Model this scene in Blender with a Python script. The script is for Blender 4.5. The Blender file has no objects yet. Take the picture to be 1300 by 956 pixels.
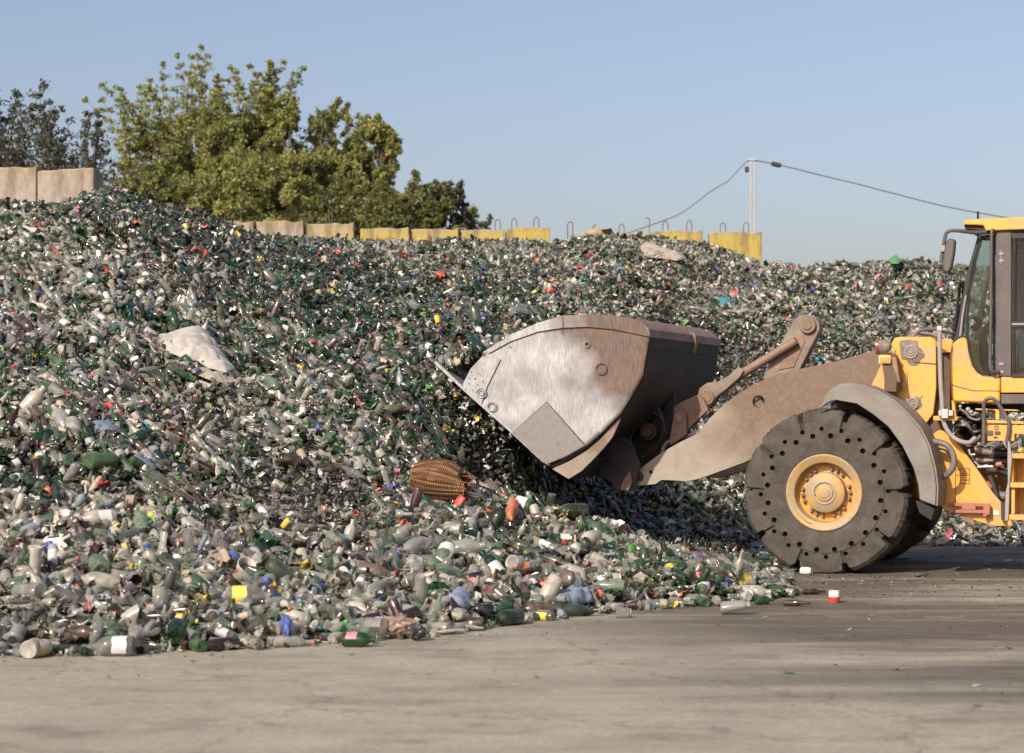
import bpy, bmesh, math, random
import numpy as np
from mathutils import Vector, Matrix, Euler
R = math.radians
random.seed(7)
rng = np.random.default_rng(11)
sc = bpy.context.scene
COL = sc.collection

# ---------------------------------------------------------------- camera numbers
F = 2714.0            # focal length in photo pixels (photo 1300 wide)
CX, HY, CZ = 650.0, 528.0, 1.7
def at(px, py, Y):
    return Vector(((px-CX)*Y/F, Y, CZ+(HY-py)*Y/F))
def zof(Y, py):
    return CZ+(HY-py)*Y/F

# ---------------------------------------------------------------- materials
def newmat(name):
    m = bpy.data.materials.new(name); m.use_nodes = True
    nt = m.node_tree; nt.nodes.clear()
    return m, nt, nt.nodes, nt.links
def nd(nt, t, **k):
    n = nt.nodes.new(t)
    for a, v in k.items(): setattr(n, a, v)
    return n
def noise(nt, coord, scale, detail=4, rough=.6, dim='3D'):
    n = nd(nt, 'ShaderNodeTexNoise'); n.inputs['Scale'].default_value = scale
    n.inputs['Detail'].default_value = detail; n.inputs['Roughness'].default_value = rough
    if coord is not None: nt.links.new(coord, n.inputs['Vector'])
    return n
def ramp(nt, fac, stops):
    r = nd(nt, 'ShaderNodeValToRGB'); e = r.color_ramp.elements
    while len(e) < len(stops): e.new(.5)
    for i, (p, c) in enumerate(stops):
        e[i].position = p
        e[i].color = (c, c, c, 1) if not isinstance(c, (tuple, list)) else (*c, 1)
    nt.links.new(fac, r.inputs[0]); return r
def mixc(nt, fac, a, b, mode='MIX'):
    m = nd(nt, 'ShaderNodeMix', data_type='RGBA', blend_type=mode)
    for s, v in ((m.inputs[0], fac), (m.inputs[6], a), (m.inputs[7], b)):
        if isinstance(v, (int, float)): s.default_value = v
        elif isinstance(v, (tuple, list)): s.default_value = (*v, 1)
        else: nt.links.new(v, s)
    return m.outputs[2]
def math_(nt, op, a, b=None, clamp=False):
    m = nd(nt, 'ShaderNodeMath', operation=op, use_clamp=clamp)
    for i, v in enumerate((a, b)):
        if v is None: continue
        if isinstance(v, (int, float)): m.inputs[i].default_value = v
        else: nt.links.new(v, m.inputs[i])
    return m.outputs[0]
def bump(nt, h, strength, dist=.01):
    b = nd(nt, 'ShaderNodeBump'); b.inputs['Strength'].default_value = strength
    b.inputs['Distance'].default_value = dist; nt.links.new(h, b.inputs['Height']); return b.outputs[0]
def coords(nt):
    return nd(nt, 'ShaderNodeTexCoord').outputs['Object']

def paint(name, base, dirt=(.36,.29,.21), amt=.5, rough=.5, metal=0., scale=3., bstr=.15, spec=.5, lo=.45, hi=.75, dirt2=None, updust=.0):
    """paint or metal with blotches of dirt, fine grain and dust lying on upward faces"""
    m, nt, N, L = newmat(name)
    co = coords(nt)
    n1 = noise(nt, co, scale, 8, .65); n2 = noise(nt, co, scale*9, 5, .7)
    f = math_(nt, 'MULTIPLY', ramp(nt, n1.outputs[0], [(lo, 0.), (hi, 1.)]).outputs[0], amt)
    c = mixc(nt, f, base, dirt)
    c = mixc(nt, ramp(nt, n2.outputs[0], [(.52, 0.), (.78, amt*.6)]).outputs[0], c, dirt2 or tuple(x*.6 for x in dirt))
    if updust:
        g = nd(nt, 'ShaderNodeNewGeometry'); s = nd(nt, 'ShaderNodeSeparateXYZ'); L.new(g.outputs['Normal'], s.inputs[0])
        c = mixc(nt, math_(nt, 'MULTIPLY', ramp(nt, s.outputs[2], [(.2, 0.), (.95, 1.)]).outputs[0], updust), c, dirt)
    v = noise(nt, co, scale*2.3, 3); c = mixc(nt, .22, c, v.outputs['Color'], 'SOFT_LIGHT')
    p = nd(nt, 'ShaderNodeBsdfPrincipled'); L.new(c, p.inputs['Base Color'])
    p.inputs['Metallic'].default_value = metal; p.inputs['Specular IOR Level'].default_value = spec
    rr = math_(nt, 'ADD', math_(nt, 'MULTIPLY', n1.outputs[0], .35), rough-.15, True); L.new(rr, p.inputs['Roughness'])
    L.new(bump(nt, n2.outputs[0], bstr, .006), p.inputs['Normal'])
    o = nd(nt, 'ShaderNodeOutputMaterial'); L.new(p.outputs[0], o.inputs[0]); return m

M = {}
M['yellow'] = paint('yellow_paint', (.74,.375,.055), (.40,.30,.17), .85, .45, 0, 3.2, .3, lo=.42, hi=.70, dirt2=(.17,.12,.07), updust=.5)
M['yellow_rim'] = paint('dusty_yellow_rim', (.52,.31,.09), (.33,.27,.185), .9, .6, 0, 5, .4, lo=.36, hi=.58, dirt2=(.17,.14,.10), updust=.3)
M['arm'] = None
M['dust_steel'] = paint('dusty_lift_arm_steel', (.31,.26,.205), (.15,.095,.062), .85, .6, .0, 1.5, .3, lo=.40, hi=.62, dirt2=(.36,.31,.255))
M['crank'] = paint('bell_crank_steel', (.25,.205,.17), (.16,.10,.07), .8, .6, 0, 3, .35, lo=.42, hi=.65)
M['rust_steel'] = paint('rusty_linkage_steel', (.25,.155,.105), (.13,.085,.062), .8, .6, 0, 4, .35, lo=.4, hi=.7, dirt2=(.40,.32,.26))
def arm_mat():
    m, nt, N, L = newmat('weathered_lift_arm'); co = coords(nt); s_ = nd(nt, 'ShaderNodeSeparateXYZ'); L.new(co, s_.inputs[0])
    n1 = noise(nt, co, 2.2, 8, .65); n2 = noise(nt, co, 16, 6, .7); n3 = noise(nt, co, 60, 4, .7)
    g = math_(nt, 'ADD', math_(nt, 'MULTIPLY', s_.outputs[0], .42), math_(nt, 'MULTIPLY', s_.outputs[2], .45)); g = math_(nt, 'ADD', g, math_(nt, 'MULTIPLY', n1.outputs[0], 1.5))
    f = ramp(nt, math_(nt, 'SUBTRACT', g, .25), [(.35, 0.), (1.0, 1.)])
    c = mixc(nt, f.outputs[0], (.345,.30,.245), (.16,.108,.075)); c = mixc(nt, ramp(nt, n2.outputs[0], [(.48, 0.), (.72, .55)]).outputs[0], c, (.25,.205,.165))
    c = mixc(nt, ramp(nt, n3.outputs[0], [(.62, 0.), (.72, .5)]).outputs[0], c, (.45,.40,.34))
    p = nd(nt, 'ShaderNodeBsdfPrincipled'); L.new(c, p.inputs['Base Color']); p.inputs['Roughness'].default_value = .62; p.inputs['Specular IOR Level'].default_value = .4
    L.new(bump(nt, n2.outputs[0], .3, .008), p.inputs['Normal']); o = nd(nt, 'ShaderNodeOutputMaterial'); L.new(p.outputs[0], o.inputs[0]); return m
M['arm'] = arm_mat()
M['fender'] = paint('grey_fender', (.215,.197,.173), (.145,.13,.113), .7, .6, 0, 2.5, .3, lo=.4, hi=.65, dirt2=(.34,.30,.26))
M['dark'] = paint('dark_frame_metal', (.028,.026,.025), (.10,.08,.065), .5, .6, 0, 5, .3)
M['brown_dark'] = paint('dark_brown_bracket', (.10,.06,.035), (.18,.12,.08), .6, .6, 0, 8, .3)
M['cab_grey'] = paint('cab_frame_grey', (.085,.072,.070), (.18,.15,.135), .5, .5, 0, 4, .1)
M['seal'] = paint('black_rubber_seal', (.02,.02,.02), (.09,.08,.07), .4, .6, 0, 8, .1)
M['hose'] = paint('rubber_hose', (.15,.13,.125), (.27,.23,.20), .5, .5, 0, 10, .2)
M['pipe'] = paint('grey_pipe', (.33,.29,.27), (.22,.18,.16), .5, .5, 0, 8, .2)
M['silver'] = paint('silver_fitting', (.50,.48,.45), (.30,.25,.20), .5, .35, .5, 12, .3)
M['grease'] = paint('caked_grease', (.16,.13,.11), (.32,.26,.21), .8, .7, 0, 18, 1.0, lo=.4, hi=.6)
M['redbrown'] = paint('red_brown_strut', (.40,.14,.10), (.30,.20,.14), .6, .5, 0, 9, .3)
M['bluepipe'] = paint('blue_pipe', (.05,.07,.30), (.10,.10,.16), .4, .5)
M['navy'] = paint('dark_inner_panel', (.012,.014,.035), (.03,.03,.035), .4, .6)
M['bucket_back'] = paint('shade_dark_bucket_back', (.018,.014,.014), (.05,.03,.024), .6, .6, .0, 3, .3)  # near-black base colour carries the shade on the bucket's rear side
def flat(name, c, rough=.5, spec=.5, metal=0, alpha=None):
    m, nt, N, L = newmat(name); p = nd(nt, 'ShaderNodeBsdfPrincipled')
    n = noise(nt, coords(nt), 14, 4); cc = mixc(nt, ramp(nt, n.outputs[0], [(.4, 0.), (.75, .45)]).outputs[0], c, tuple(.5*x+.5*y for x, y in zip(c, (.34,.29,.23))))
    L.new(cc, p.inputs['Base Color']); p.inputs['Roughness'].default_value = rough; p.inputs['Metallic'].default_value = metal
    p.inputs['Specular IOR Level'].default_value = spec
    o = nd(nt, 'ShaderNodeOutputMaterial'); L.new(p.outputs[0], o.inputs[0]); return m
M['amber'] = flat('amber_lens', (.95,.30,.03), .25)
M['amber_rim'] = flat('pale_lens_frame', (.80,.55,.25), .5)
M['red_lens'] = flat('red_lens', (.26,.06,.035), .3)
M['black'] = paint('black_plastic', (.010,.010,.010), (.03,.027,.025), .3, .6)
M['ink'] = flat('black_ink', (.10,.07,.04), .6)
M['white_decal'] = flat('white_decal', (.7,.68,.62), .5)

def cab_glass():
    m, nt, N, L = newmat('cab_glass')
    t = nd(nt, 'ShaderNodeBsdfTransparent'); t.inputs[0].default_value = (.88,.95,.94,1)
    g = nd(nt, 'ShaderNodeBsdfGlossy'); g.inputs['Roughness'].default_value = .05
    d = nd(nt, 'ShaderNodeBsdfDiffuse'); d.inputs[0].default_value = (.30,.32,.30,1)
    lw = nd(nt, 'ShaderNodeFresnel'); lw.inputs[0].default_value = 1.45
    a = nd(nt, 'ShaderNodeMixShader'); L.new(math_(nt, 'MULTIPLY', lw.outputs[0], .45), a.inputs[0]); L.new(t.outputs[0], a.inputs[1]); L.new(g.outputs[0], a.inputs[2])
    n = noise(nt, coords(nt), 4, 6)
    b = nd(nt, 'ShaderNodeMixShader'); L.new(ramp(nt, n.outputs[0], [(.35, .0), (.75, .035)]).outputs[0], b.inputs[0]); L.new(a.outputs[0], b.inputs[1]); L.new(d.outputs[0], b.inputs[2])
    o = nd(nt, 'ShaderNodeOutputMaterial'); L.new(b.outputs[0], o.inputs[0]); return m
M['cabglass'] = cab_glass()

def rubber():
    m, nt, N, L = newmat('dusty_tyre_rubber'); co = coords(nt)
    n1 = noise(nt, co, 5, 9, .7); n2 = noise(nt, co, 45, 4, .7)
    c = mixc(nt, ramp(nt, n1.outputs[0], [(.35, 0.), (.65, 1.)]).outputs[0], (.052,.046,.040), (.105,.092,.078))
    c = mixc(nt, ramp(nt, n2.outputs[0], [(.55, 0.), (.8, .45)]).outputs[0], c, (.20,.175,.145))
    p = nd(nt, 'ShaderNodeBsdfPrincipled'); L.new(c, p.inputs['Base Color']); p.inputs['Roughness'].default_value = .8
    p.inputs['Specular IOR Level'].default_value = .25
    h = math_(nt, 'ADD', n1.outputs[0], math_(nt, 'MULTIPLY', n2.outputs[0], .3))
    L.new(bump(nt, h, .7, .02), p.inputs['Normal'])
    o = nd(nt, 'ShaderNodeOutputMaterial'); L.new(p.outputs[0], o.inputs[0]); return m
M['rubber'] = rubber()

def bucket_steel():
    m, nt, N, L = newmat('worn_bucket_steel'); co = coords(nt)
    s = nd(nt, 'ShaderNodeSeparateXYZ'); L.new(co, s.inputs[0])
    n1 = noise(nt, co, 1.8, 8, .6); n3 = noise(nt, co, 5.5, 7, .7)
    mp = nd(nt, 'ShaderNodeMapping'); mp.inputs['Scale'].default_value = (60, 4, 8); mp.inputs['Rotation'].default_value = (0, R(40), 0); L.new(co, mp.inputs[0])
    n2 = noise(nt, mp.outputs[0], 1, 4, .6)
    # rust grows toward the hinge end and the top (object x runs rearwards)
    g = math_(nt, 'ADD', math_(nt, 'MULTIPLY', s.outputs[0], .62), math_(nt, 'MULTIPLY', s.outputs[2], .42))
    g = math_(nt, 'ADD', g, math_(nt, 'MULTIPLY', n1.outputs[0], 1.1))
    gr = ramp(nt, math_(nt, 'ADD', g, .34), [(-.20, 0.), (.34, 1.)])
    rust = mixc(nt, ramp(nt, n3.outputs[0], [(.38, 0.), (.62, 1.)]).outputs[0], (.150,.080,.042), (.080,.066,.058))
    c = mixc(nt, gr.outputs[0], mixc(nt, ramp(nt, n3.outputs[0], [(.35,0.),(.65,1.)]).outputs[0], (.29,.298,.31), (.43,.44,.45)), rust)
    c = mixc(nt, ramp(nt, n2.outputs[0], [(.42, 0.), (.66, .55)]).outputs[0], c, (.20,.18,.165))
    met = math_(nt, 'SUBTRACT', .42, math_(nt, 'MULTIPLY', gr.outputs[0], .36))
    p = nd(nt, 'ShaderNodeBsdfPrincipled'); L.new(c, p.inputs['Base Color']); L.new(met, p.inputs['Metallic'])
    L.new(math_(nt, 'ADD', math_(nt, 'MULTIPLY', n2.outputs[0], .2), math_(nt, 'ADD', math_(nt,'MULTIPLY',gr.outputs[0],.15), .40)), p.inputs['Roughness'])
    L.new(bump(nt, math_(nt, 'ADD', math_(nt,'MULTIPLY',n3.outputs[0],.25), math_(nt, 'MULTIPLY', n2.outputs[0], .12)), .35, .012), p.inputs['Normal'])
    o = nd(nt, 'ShaderNodeOutputMaterial'); L.new(p.outputs[0], o.inputs[0]); return m
M['bucket'] = bucket_steel()
def wear_mat():
    m, nt, N, L = newmat('hatched_wear_plate'); co = coords(nt)
    mp = nd(nt, 'ShaderNodeMapping'); mp.inputs['Rotation'].default_value = (0, R(-38), 0); L.new(co, mp.inputs[0])
    w = nd(nt, 'ShaderNodeTexWave', bands_direction='Z'); w.inputs['Scale'].default_value = 24; w.inputs['Distortion'].default_value = 1.5; w.inputs['Detail'].default_value = 2; L.new(mp.outputs[0], w.inputs[0])
    n = noise(nt, co, 20, 5, .7)
    c = mixc(nt, w.outputs[1], (.36,.335,.31), (.46,.43,.40)); c = mixc(nt, ramp(nt, n.outputs[0], [(.5, 0.), (.8, .6)]).outputs[0], c, (.22,.18,.16))
    p = nd(nt, 'ShaderNodeBsdfPrincipled'); L.new(c, p.inputs['Base Color']); p.inputs['Roughness'].default_value = .55; p.inputs['Metallic'].default_value = .25
    L.new(bump(nt, math_(nt, 'ADD', w.outputs[1], n.outputs[0]), .8, .012), p.inputs['Normal'])
    o = nd(nt, 'ShaderNodeOutputMaterial'); L.new(p.outputs[0], o.inputs[0]); return m
M['wear'] = wear_mat()

def glassy(name, col, op, rough=.12, dust=.5, dustc=(.42,.375,.30), tint=None, var=.35):
    """thin bottle glass: partly see-through, glossy, with patches of dry dust"""
    m, nt, N, L = newmat(name)
    co = coords(nt); oi = nd(nt, 'ShaderNodeObjectInfo')
    add = nd(nt, 'ShaderNodeVectorMath', operation='ADD'); L.new(co, add.inputs[0]); L.new(oi.outputs['Location'], add.inputs[1])
    n = noise(nt, add.outputs[0], 14, 4, .6)
    rnd = oi.outputs['Random']
    th = math_(nt, 'ADD', n.outputs[0], math_(nt, 'MULTIPLY', math_(nt, 'SUBTRACT', rnd, .5), .35))
    df = math_(nt, 'MULTIPLY', ramp(nt, th, [(.38, 0.), (.66, 1.)]).outputs[0], dust)
    c0 = mixc(nt, rnd, tuple(x*(1-var) for x in col), tuple(min(1, x*(1+var)) for x in col))
    c = mixc(nt, df, c0, dustc)
    p = nd(nt, 'ShaderNodeBsdfPrincipled'); L.new(c, p.inputs['Base Color']); p.inputs['Specular IOR Level'].default_value = .9
    L.new(math_(nt, 'ADD', math_(nt, 'MULTIPLY', df, .5), rough), p.inputs['Roughness'])
    t = nd(nt, 'ShaderNodeBsdfTransparent'); t.inputs[0].default_value = (*(tint or (.8,.85,.8)), 1)
    mx = nd(nt, 'ShaderNodeMixShader')
    lw = nd(nt, 'ShaderNodeLayerWeight'); lw.inputs[0].default_value = .35
    f = math_(nt, 'ADD', math_(nt, 'ADD', math_(nt, 'MULTIPLY', df, 1-op), op), math_(nt, 'MULTIPLY', lw.outputs['Facing'], .35), True)
    L.new(f, mx.inputs[0]); L.new(t.outputs[0], mx.inputs[1]); L.new(p.outputs[0], mx.inputs[2])
    o = nd(nt, 'ShaderNodeOutputMaterial'); L.new(mx.outputs[0], o.inputs[0]); return m
def solid(name, col, rough=.45, dust=.35, dustc=(.34,.295,.235), var=.2, spec=.5):
    m, nt, N, L = newmat(name)
    co = coords(nt); oi = nd(nt, 'ShaderNodeObjectInfo')
    add = nd(nt, 'ShaderNodeVectorMath', operation='ADD'); L.new(co, add.inputs[0]); L.new(oi.outputs['Location'], add.inputs[1])
    n = noise(nt, add.outputs[0], 18, 5, .65)
    df = math_(nt, 'MULTIPLY', ramp(nt, n.outputs[0], [(.4, 0.), (.7, 1.)]).outputs[0], dust)
    c0 = mixc(nt, oi.outputs['Random'], tuple(x*(1-var) for x in col), tuple(min(1, x*(1+var)) for x in col))
    c = mixc(nt, df, c0, dustc)
    p = nd(nt, 'ShaderNodeBsdfPrincipled'); L.new(c, p.inputs['Base Color']); p.inputs['Roughness'].default_value = rough; p.inputs['Specular IOR Level'].default_value = spec
    L.new(bump(nt, n.outputs[0], .3, .01), p.inputs['Normal'])
    o = nd(nt, 'ShaderNodeOutputMaterial'); L.new(p.outputs[0], o.inputs[0]); return m
G = {
 'dark_green': glassy('dark_green_glass', (.010,.030,.012), .80, .07, .16, tint=(.10,.30,.12)),
 'emerald':    glassy('emerald_glass', (.014,.068,.018), .70, .07, .14, tint=(.12,.5,.18)),
 'olive':      glassy('olive_glass', (.045,.055,.022), .75, .10, .30, tint=(.35,.42,.15)),
 'clear':      glassy('clear_glass', (.32,.318,.30), .30, .05, .30, tint=(.80,.85,.81)),
 'dusty':      glassy('dusty_clear_glass', (.38,.36,.305), .45, .10, .62, (.47,.43,.35), tint=(.80,.80,.72)),
 'brown':      glassy('brown_glass', (.04,.017,.009), .85, .08, .22, tint=(.35,.15,.05)),
 'pale_green': glassy('pale_green_glass', (.12,.19,.125), .40, .06, .3, tint=(.70,.88,.72)),
 'pale_blue':  glassy('pale_blue_plastic', (.25,.33,.40), .5, .12, .4, tint=(.7,.82,.9)),
 'black':      glassy('blackish_glass', (.012,.012,.013), .92, .10, .3),
 'white':      solid('white_plastic', (.66,.65,.62), .4, .4),
 'red':        solid('red_plastic', (.50,.045,.030), .4, .3),
 'orange':     solid('orange_plastic', (.50,.15,.06), .45, .3),
 'yellow':     solid('yellow_plastic', (.65,.48,.06), .45, .3),
 'blue':       solid('blue_plastic', (.05,.10,.38), .4, .3),
 'teal':       solid('teal_plastic', (.05,.30,.36), .4, .3),
 'pink':       solid('pink_plastic', (.55,.16,.20), .45, .3),
 'lime':       solid('lime_green_plastic', (.10,.28,.05), .4, .3),
 'beige':      solid('beige_card', (.42,.34,.25), .8, .5),
 'grey':       solid('grey_rubbish', (.20,.19,.175), .7, .5),
 'tan':        solid('tan_stone', (.36,.305,.23), .85, .5),
 'purple':     solid('purple_plastic', (.10,.06,.28), .4, .3),
 'dirt':       solid('brown_dirt_bits', (.085,.068,.052), .9, .4, (.20,.17,.135)),
}

# ---------------------------------------------------------------- mesh helpers
class MB:
    def __init__(s): s.v = []; s.f = []
    def add(s, vs, fs):
        o = len(s.v); s.v += [tuple(p) for p in vs]; s.f += [tuple(i+o for i in f) for f in fs]; return s
    def box(s, a, b, rot=None, c=None):
        (x0,y0,z0), (x1,y1,z1) = a, b
        vs = [Vector(p) for p in ((x0,y0,z0),(x1,y0,z0),(x1,y1,z0),(x0,y1,z0),(x0,y0,z1),(x1,y0,z1),(x1,y1,z1),(x0,y1,z1))]
        if rot is not None:
            c = Vector(c) if c is not None else (Vector(a)+Vector(b))/2
            vs = [rot @ (p-c) + c for p in vs]
        return s.add(vs, [(0,3,2,1),(4,5,6,7),(0,1,5,4),(1,2,6,5),(2,3,7,6),(3,0,4,7)])
    def prism(s, pts, y0, y1, holes=()):
        """polygon in x,z extruded along y"""
        bm = bmesh.new()
        for loop in [pts]+list(holes):
            vs = [bm.verts.new((p[0], y0, p[1])) for p in loop]
            for i in range(len(vs)): bm.edges.new((vs[i], vs[(i+1) % len(vs)]))
        bmesh.ops.triangle_fill(bm, edges=bm.edges[:], use_beauty=True)
        r = bmesh.ops.extrude_face_region(bm, geom=bm.faces[:])
        bmesh.ops.translate(bm, verts=[e for e in r['geom'] if isinstance(e, bmesh.types.BMVert)], vec=(0, y1-y0, 0))
        bmesh.ops.recalc_face_normals(bm, faces=bm.faces[:])
        bmesh.ops.dissolve_limit(bm, angle_limit=.02, verts=bm.verts[:], edges=bm.edges[:])
        bm.verts.index_update()
        s.add([v.co for v in bm.verts], [[v.index for v in f.verts] for f in bm.faces]); bm.free(); return s
    def sheet(s, path, y0, y1, t):
        """open path in x,z swept along y with thickness t to its left"""
        n = len(path); out = []
        for i in range(n):
            a = Vector(path[max(0,i-1)]); b = Vector(path[min(n-1,i+1)]); d = (b-a).normalized()
            out.append((path[i][0]-d.y*t, path[i][1]+d.x*t))
        vs = []; fs = []
        for p, q in zip(path, out): vs += [(p[0],y0,p[1]),(p[0],y1,p[1]),(q[0],y1,q[1]),(q[0],y0,q[1])]
        for i in range(n-1):
            a, b = 4*i, 4*i+4
            for k in range(4): fs.append((a+k, a+(k+1)%4, b+(k+1)%4, b+k))
        fs += [(3,2,1,0), (4*n-4,4*n-3,4*n-2,4*n-1)]
        return s.add(vs, fs)
    def tube(s, pts, r, seg=10, smooth=0, r1=None):
        pts = [Vector(p) for p in pts]
        if smooth:
            P = [pts[0]*2-pts[1]]+pts+[pts[-1]*2-pts[-2]]; out = []
            for i in range(1, len(P)-2):
                for k in range(smooth):
                    t = k/smooth; a,b,c,d = P[i-1:i+3]
                    out.append(.5*((2*b)+(c-a)*t+(2*a-5*b+4*c-d)*t*t+(3*b-a-3*c+d)*t**3))
            pts = out+[pts[-1]]
        n = len(pts); vs = []; fs = []; up = None
        for i, p in enumerate(pts):
            d = (pts[min(n-1,i+1)]-pts[max(0,i-1)]).normalized()
            if up is None: up = Vector((0,1,0)) if abs(d.y) < .9 else Vector((0,0,1))
            u = (up-d*up.dot(d)).normalized(); up = u; w = d.cross(u)
            rr = r if r1 is None else r+(r1-r)*i/max(1,n-1)
            for k in range(seg):
                a = 2*math.pi*k/seg; vs.append(p+(u*math.cos(a)+w*math.sin(a))*rr)
        for i in range(n-1):
            for k in range(seg):
                a = i*seg+k; b = i*seg+(k+1)%seg; fs.append((a, b, b+seg, a+seg))
        fs += [tuple(range(seg))[::-1], tuple(range((n-1)*seg, n*seg))]
        return s.add(vs, fs)
    def lathe(s, prof, c=(0,0,0), axis='Y', seg=32, wob=None, cap=True):
        vs = []; fs = []; n = len(prof)
        for i, (r, w) in enumerate(prof):
            for k in range(seg):
                a = 2*math.pi*k/seg; rr, ww = (r, w) if wob is None else wob(r, w, a, i)
                if axis == 'Y': vs.append((c[0]+rr*math.cos(a), c[1]+ww, c[2]+rr*math.sin(a)))
                elif axis == 'Z': vs.append((c[0]+rr*math.cos(a), c[1]+rr*math.sin(a), c[2]+ww))
                else: vs.append((c[0]+ww, c[1]+rr*math.cos(a), c[2]+rr*math.sin(a)))
        for i in range(n-1):
            for k in range(seg):
                a = i*seg+k; b = i*seg+(k+1)%seg
                fs.append((a, b, b+seg, a+seg) if axis != 'Y' else (a, a+seg, b+seg, b))
        if cap:
            for i, rev in ((0, axis != 'Y'), (n-1, axis == 'Y')):
                if prof[i][0] > 1e-4:
                    f = tuple(range(i*seg, (i+1)*seg)); fs.append(f[::-1] if rev else f)
        return s.add(vs, fs)
    def cyl(s, c, r, w0, w1, seg=20, axis='Y', bev=.0):
        b = bev; return s.lathe([(1e-5,w0),(r-b,w0),(r,w0+b),(r,w1-b),(r-b,w1),(1e-5,w1)] if b else [(1e-5,w0),(r,w0),(r,w1),(1e-5,w1)], c, axis, seg, cap=False)
    def mesh(s, name, mat, ang=35):
        me = bpy.data.meshes.new(name); me.from_pydata(s.v, [], s.f); me.validate()
        if mat: me.materials.append(mat)
        bm = bmesh.new(); bm.from_mesh(me); bmesh.ops.remove_doubles(bm, verts=bm.verts[:], dist=1e-5)
        bmesh.ops.recalc_face_normals(bm, faces=bm.faces[:]); bm.to_mesh(me); bm.free()
        me.shade_smooth(); me.set_sharp_from_angle(angle=R(ang)); return me
    def build(s, name, mat, parent=None, bevel=0., ang=35):
        o = bpy.data.objects.new(name, s.mesh(name, mat, ang)); COL.objects.link(o)
        if parent is not None: o.parent = parent
        if bevel:
            b = o.modifiers.new('Bevel', 'BEVEL'); b.width = bevel; b.segments = 2; b.limit_method = 'ANGLE'; b.angle_limit = R(35)
            b.harden_normals = False
        return o
def tag(o, label=None, cat=None, group=None, kind=None):
    if label: o['label'] = label
    if cat: o['category'] = cat
    if group: o['group'] = group
    if kind: o['kind'] = kind
    return o
def empty(name, loc, rz=0):
    o = bpy.data.objects.new(name, None); COL.objects.link(o); o.location = loc; o.rotation_euler = (0,0,rz); o.empty_display_size = .2; return o

# ---------------------------------------------------------------- camera, light, sky
cam = bpy.data.cameras.new('camera'); co = bpy.data.objects.new('camera', cam); COL.objects.link(co); sc.camera = co
cam.sensor_width = 36; cam.lens = F/1300*36; cam.clip_end = 3000; cam.clip_start = .1
co.location = (0, 0, CZ); co.rotation_euler = (R(90), 0, 0); cam.shift_y = (HY-478)/1300.0
cam.dof.use_dof = True; cam.dof.focus_distance = 23.3; cam.dof.aperture_fstop = 2.4
SUN = Vector((-.41, -.645, .51)).normalized()
EL = math.asin(SUN.z); AZ = math.atan2(SUN.x, SUN.y)
w = bpy.data.worlds.new('World'); sc.world = w; w.use_nodes = True; wn = w.node_tree; wn.nodes.clear()
sky = wn.nodes.new('ShaderNodeTexSky'); sky.sky_type = 'NISHITA'; sky.sun_disc = False
sky.sun_elevation = EL; sky.sun_rotation = AZ; sky.altitude = 100; sky.air_density = 1.0; sky.dust_density = 3.0; sky.ozone_density = 5.0
bg = wn.nodes.new('ShaderNodeBackground'); bg.inputs[1].default_value = .143
wo = wn.nodes.new('ShaderNodeOutputWorld'); 
tint = wn.nodes.new('ShaderNodeMix'); tint.data_type = 'RGBA'; tint.blend_type = 'MULTIPLY'; tint.inputs[0].default_value = 1; tint.inputs[7].default_value = (1.46, 1.13, .985, 1); tint.clamp_result = False
wn.links.new(sky.outputs[0], tint.inputs[6]); wn.links.new(tint.outputs[2], bg.inputs[0]); wn.links.new(bg.outputs[0], wo.inputs[0])
sl = bpy.data.lights.new('sun', 'SUN'); sl.energy = 4.6; sl.angle = R(.5); sl.color = (1., .925, .79)
so = bpy.data.objects.new('sun', sl); COL.objects.link(so); so.rotation_euler = (-SUN).to_track_quat('-Z', 'Y').to_euler(); so.location = (0,0,30)
sc.view_settings.view_transform = 'Standard'; sc.view_settings.look = 'None'; sc.view_settings.exposure = 0.0; sc.view_settings.gamma = 1
sc.cycles.max_bounces = 6; sc.cycles.diffuse_bounces = 2; sc.cycles.glossy_bounces = 3; sc.cycles.transmission_bounces = 3
sc.cycles.transparent_max_bounces = 14; sc.cycles.caustics_reflective = False; sc.cycles.caustics_refractive = False
sc.cycles.sample_clamp_indirect = 3; sc.cycles.sample_clamp_direct = 12

# ---------------------------------------------------------------- value noise
def vnoise(x, y, cell, seed):
    g = np.random.default_rng(seed).random((256, 256)); X = x/cell+64; Y = y/cell+64
    i = np.floor(X).astype(int); j = np.floor(Y).astype(int); fx = X-i; fy = Y-j
    fx = fx*fx*(3-2*fx); fy = fy*fy*(3-2*fy); i %= 255; j %= 255
    return (g[i,j]*(1-fx)+g[i+1,j]*fx)*(1-fy)+(g[i,j+1]*(1-fx)+g[i+1,j+1]*fx)*fy

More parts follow.
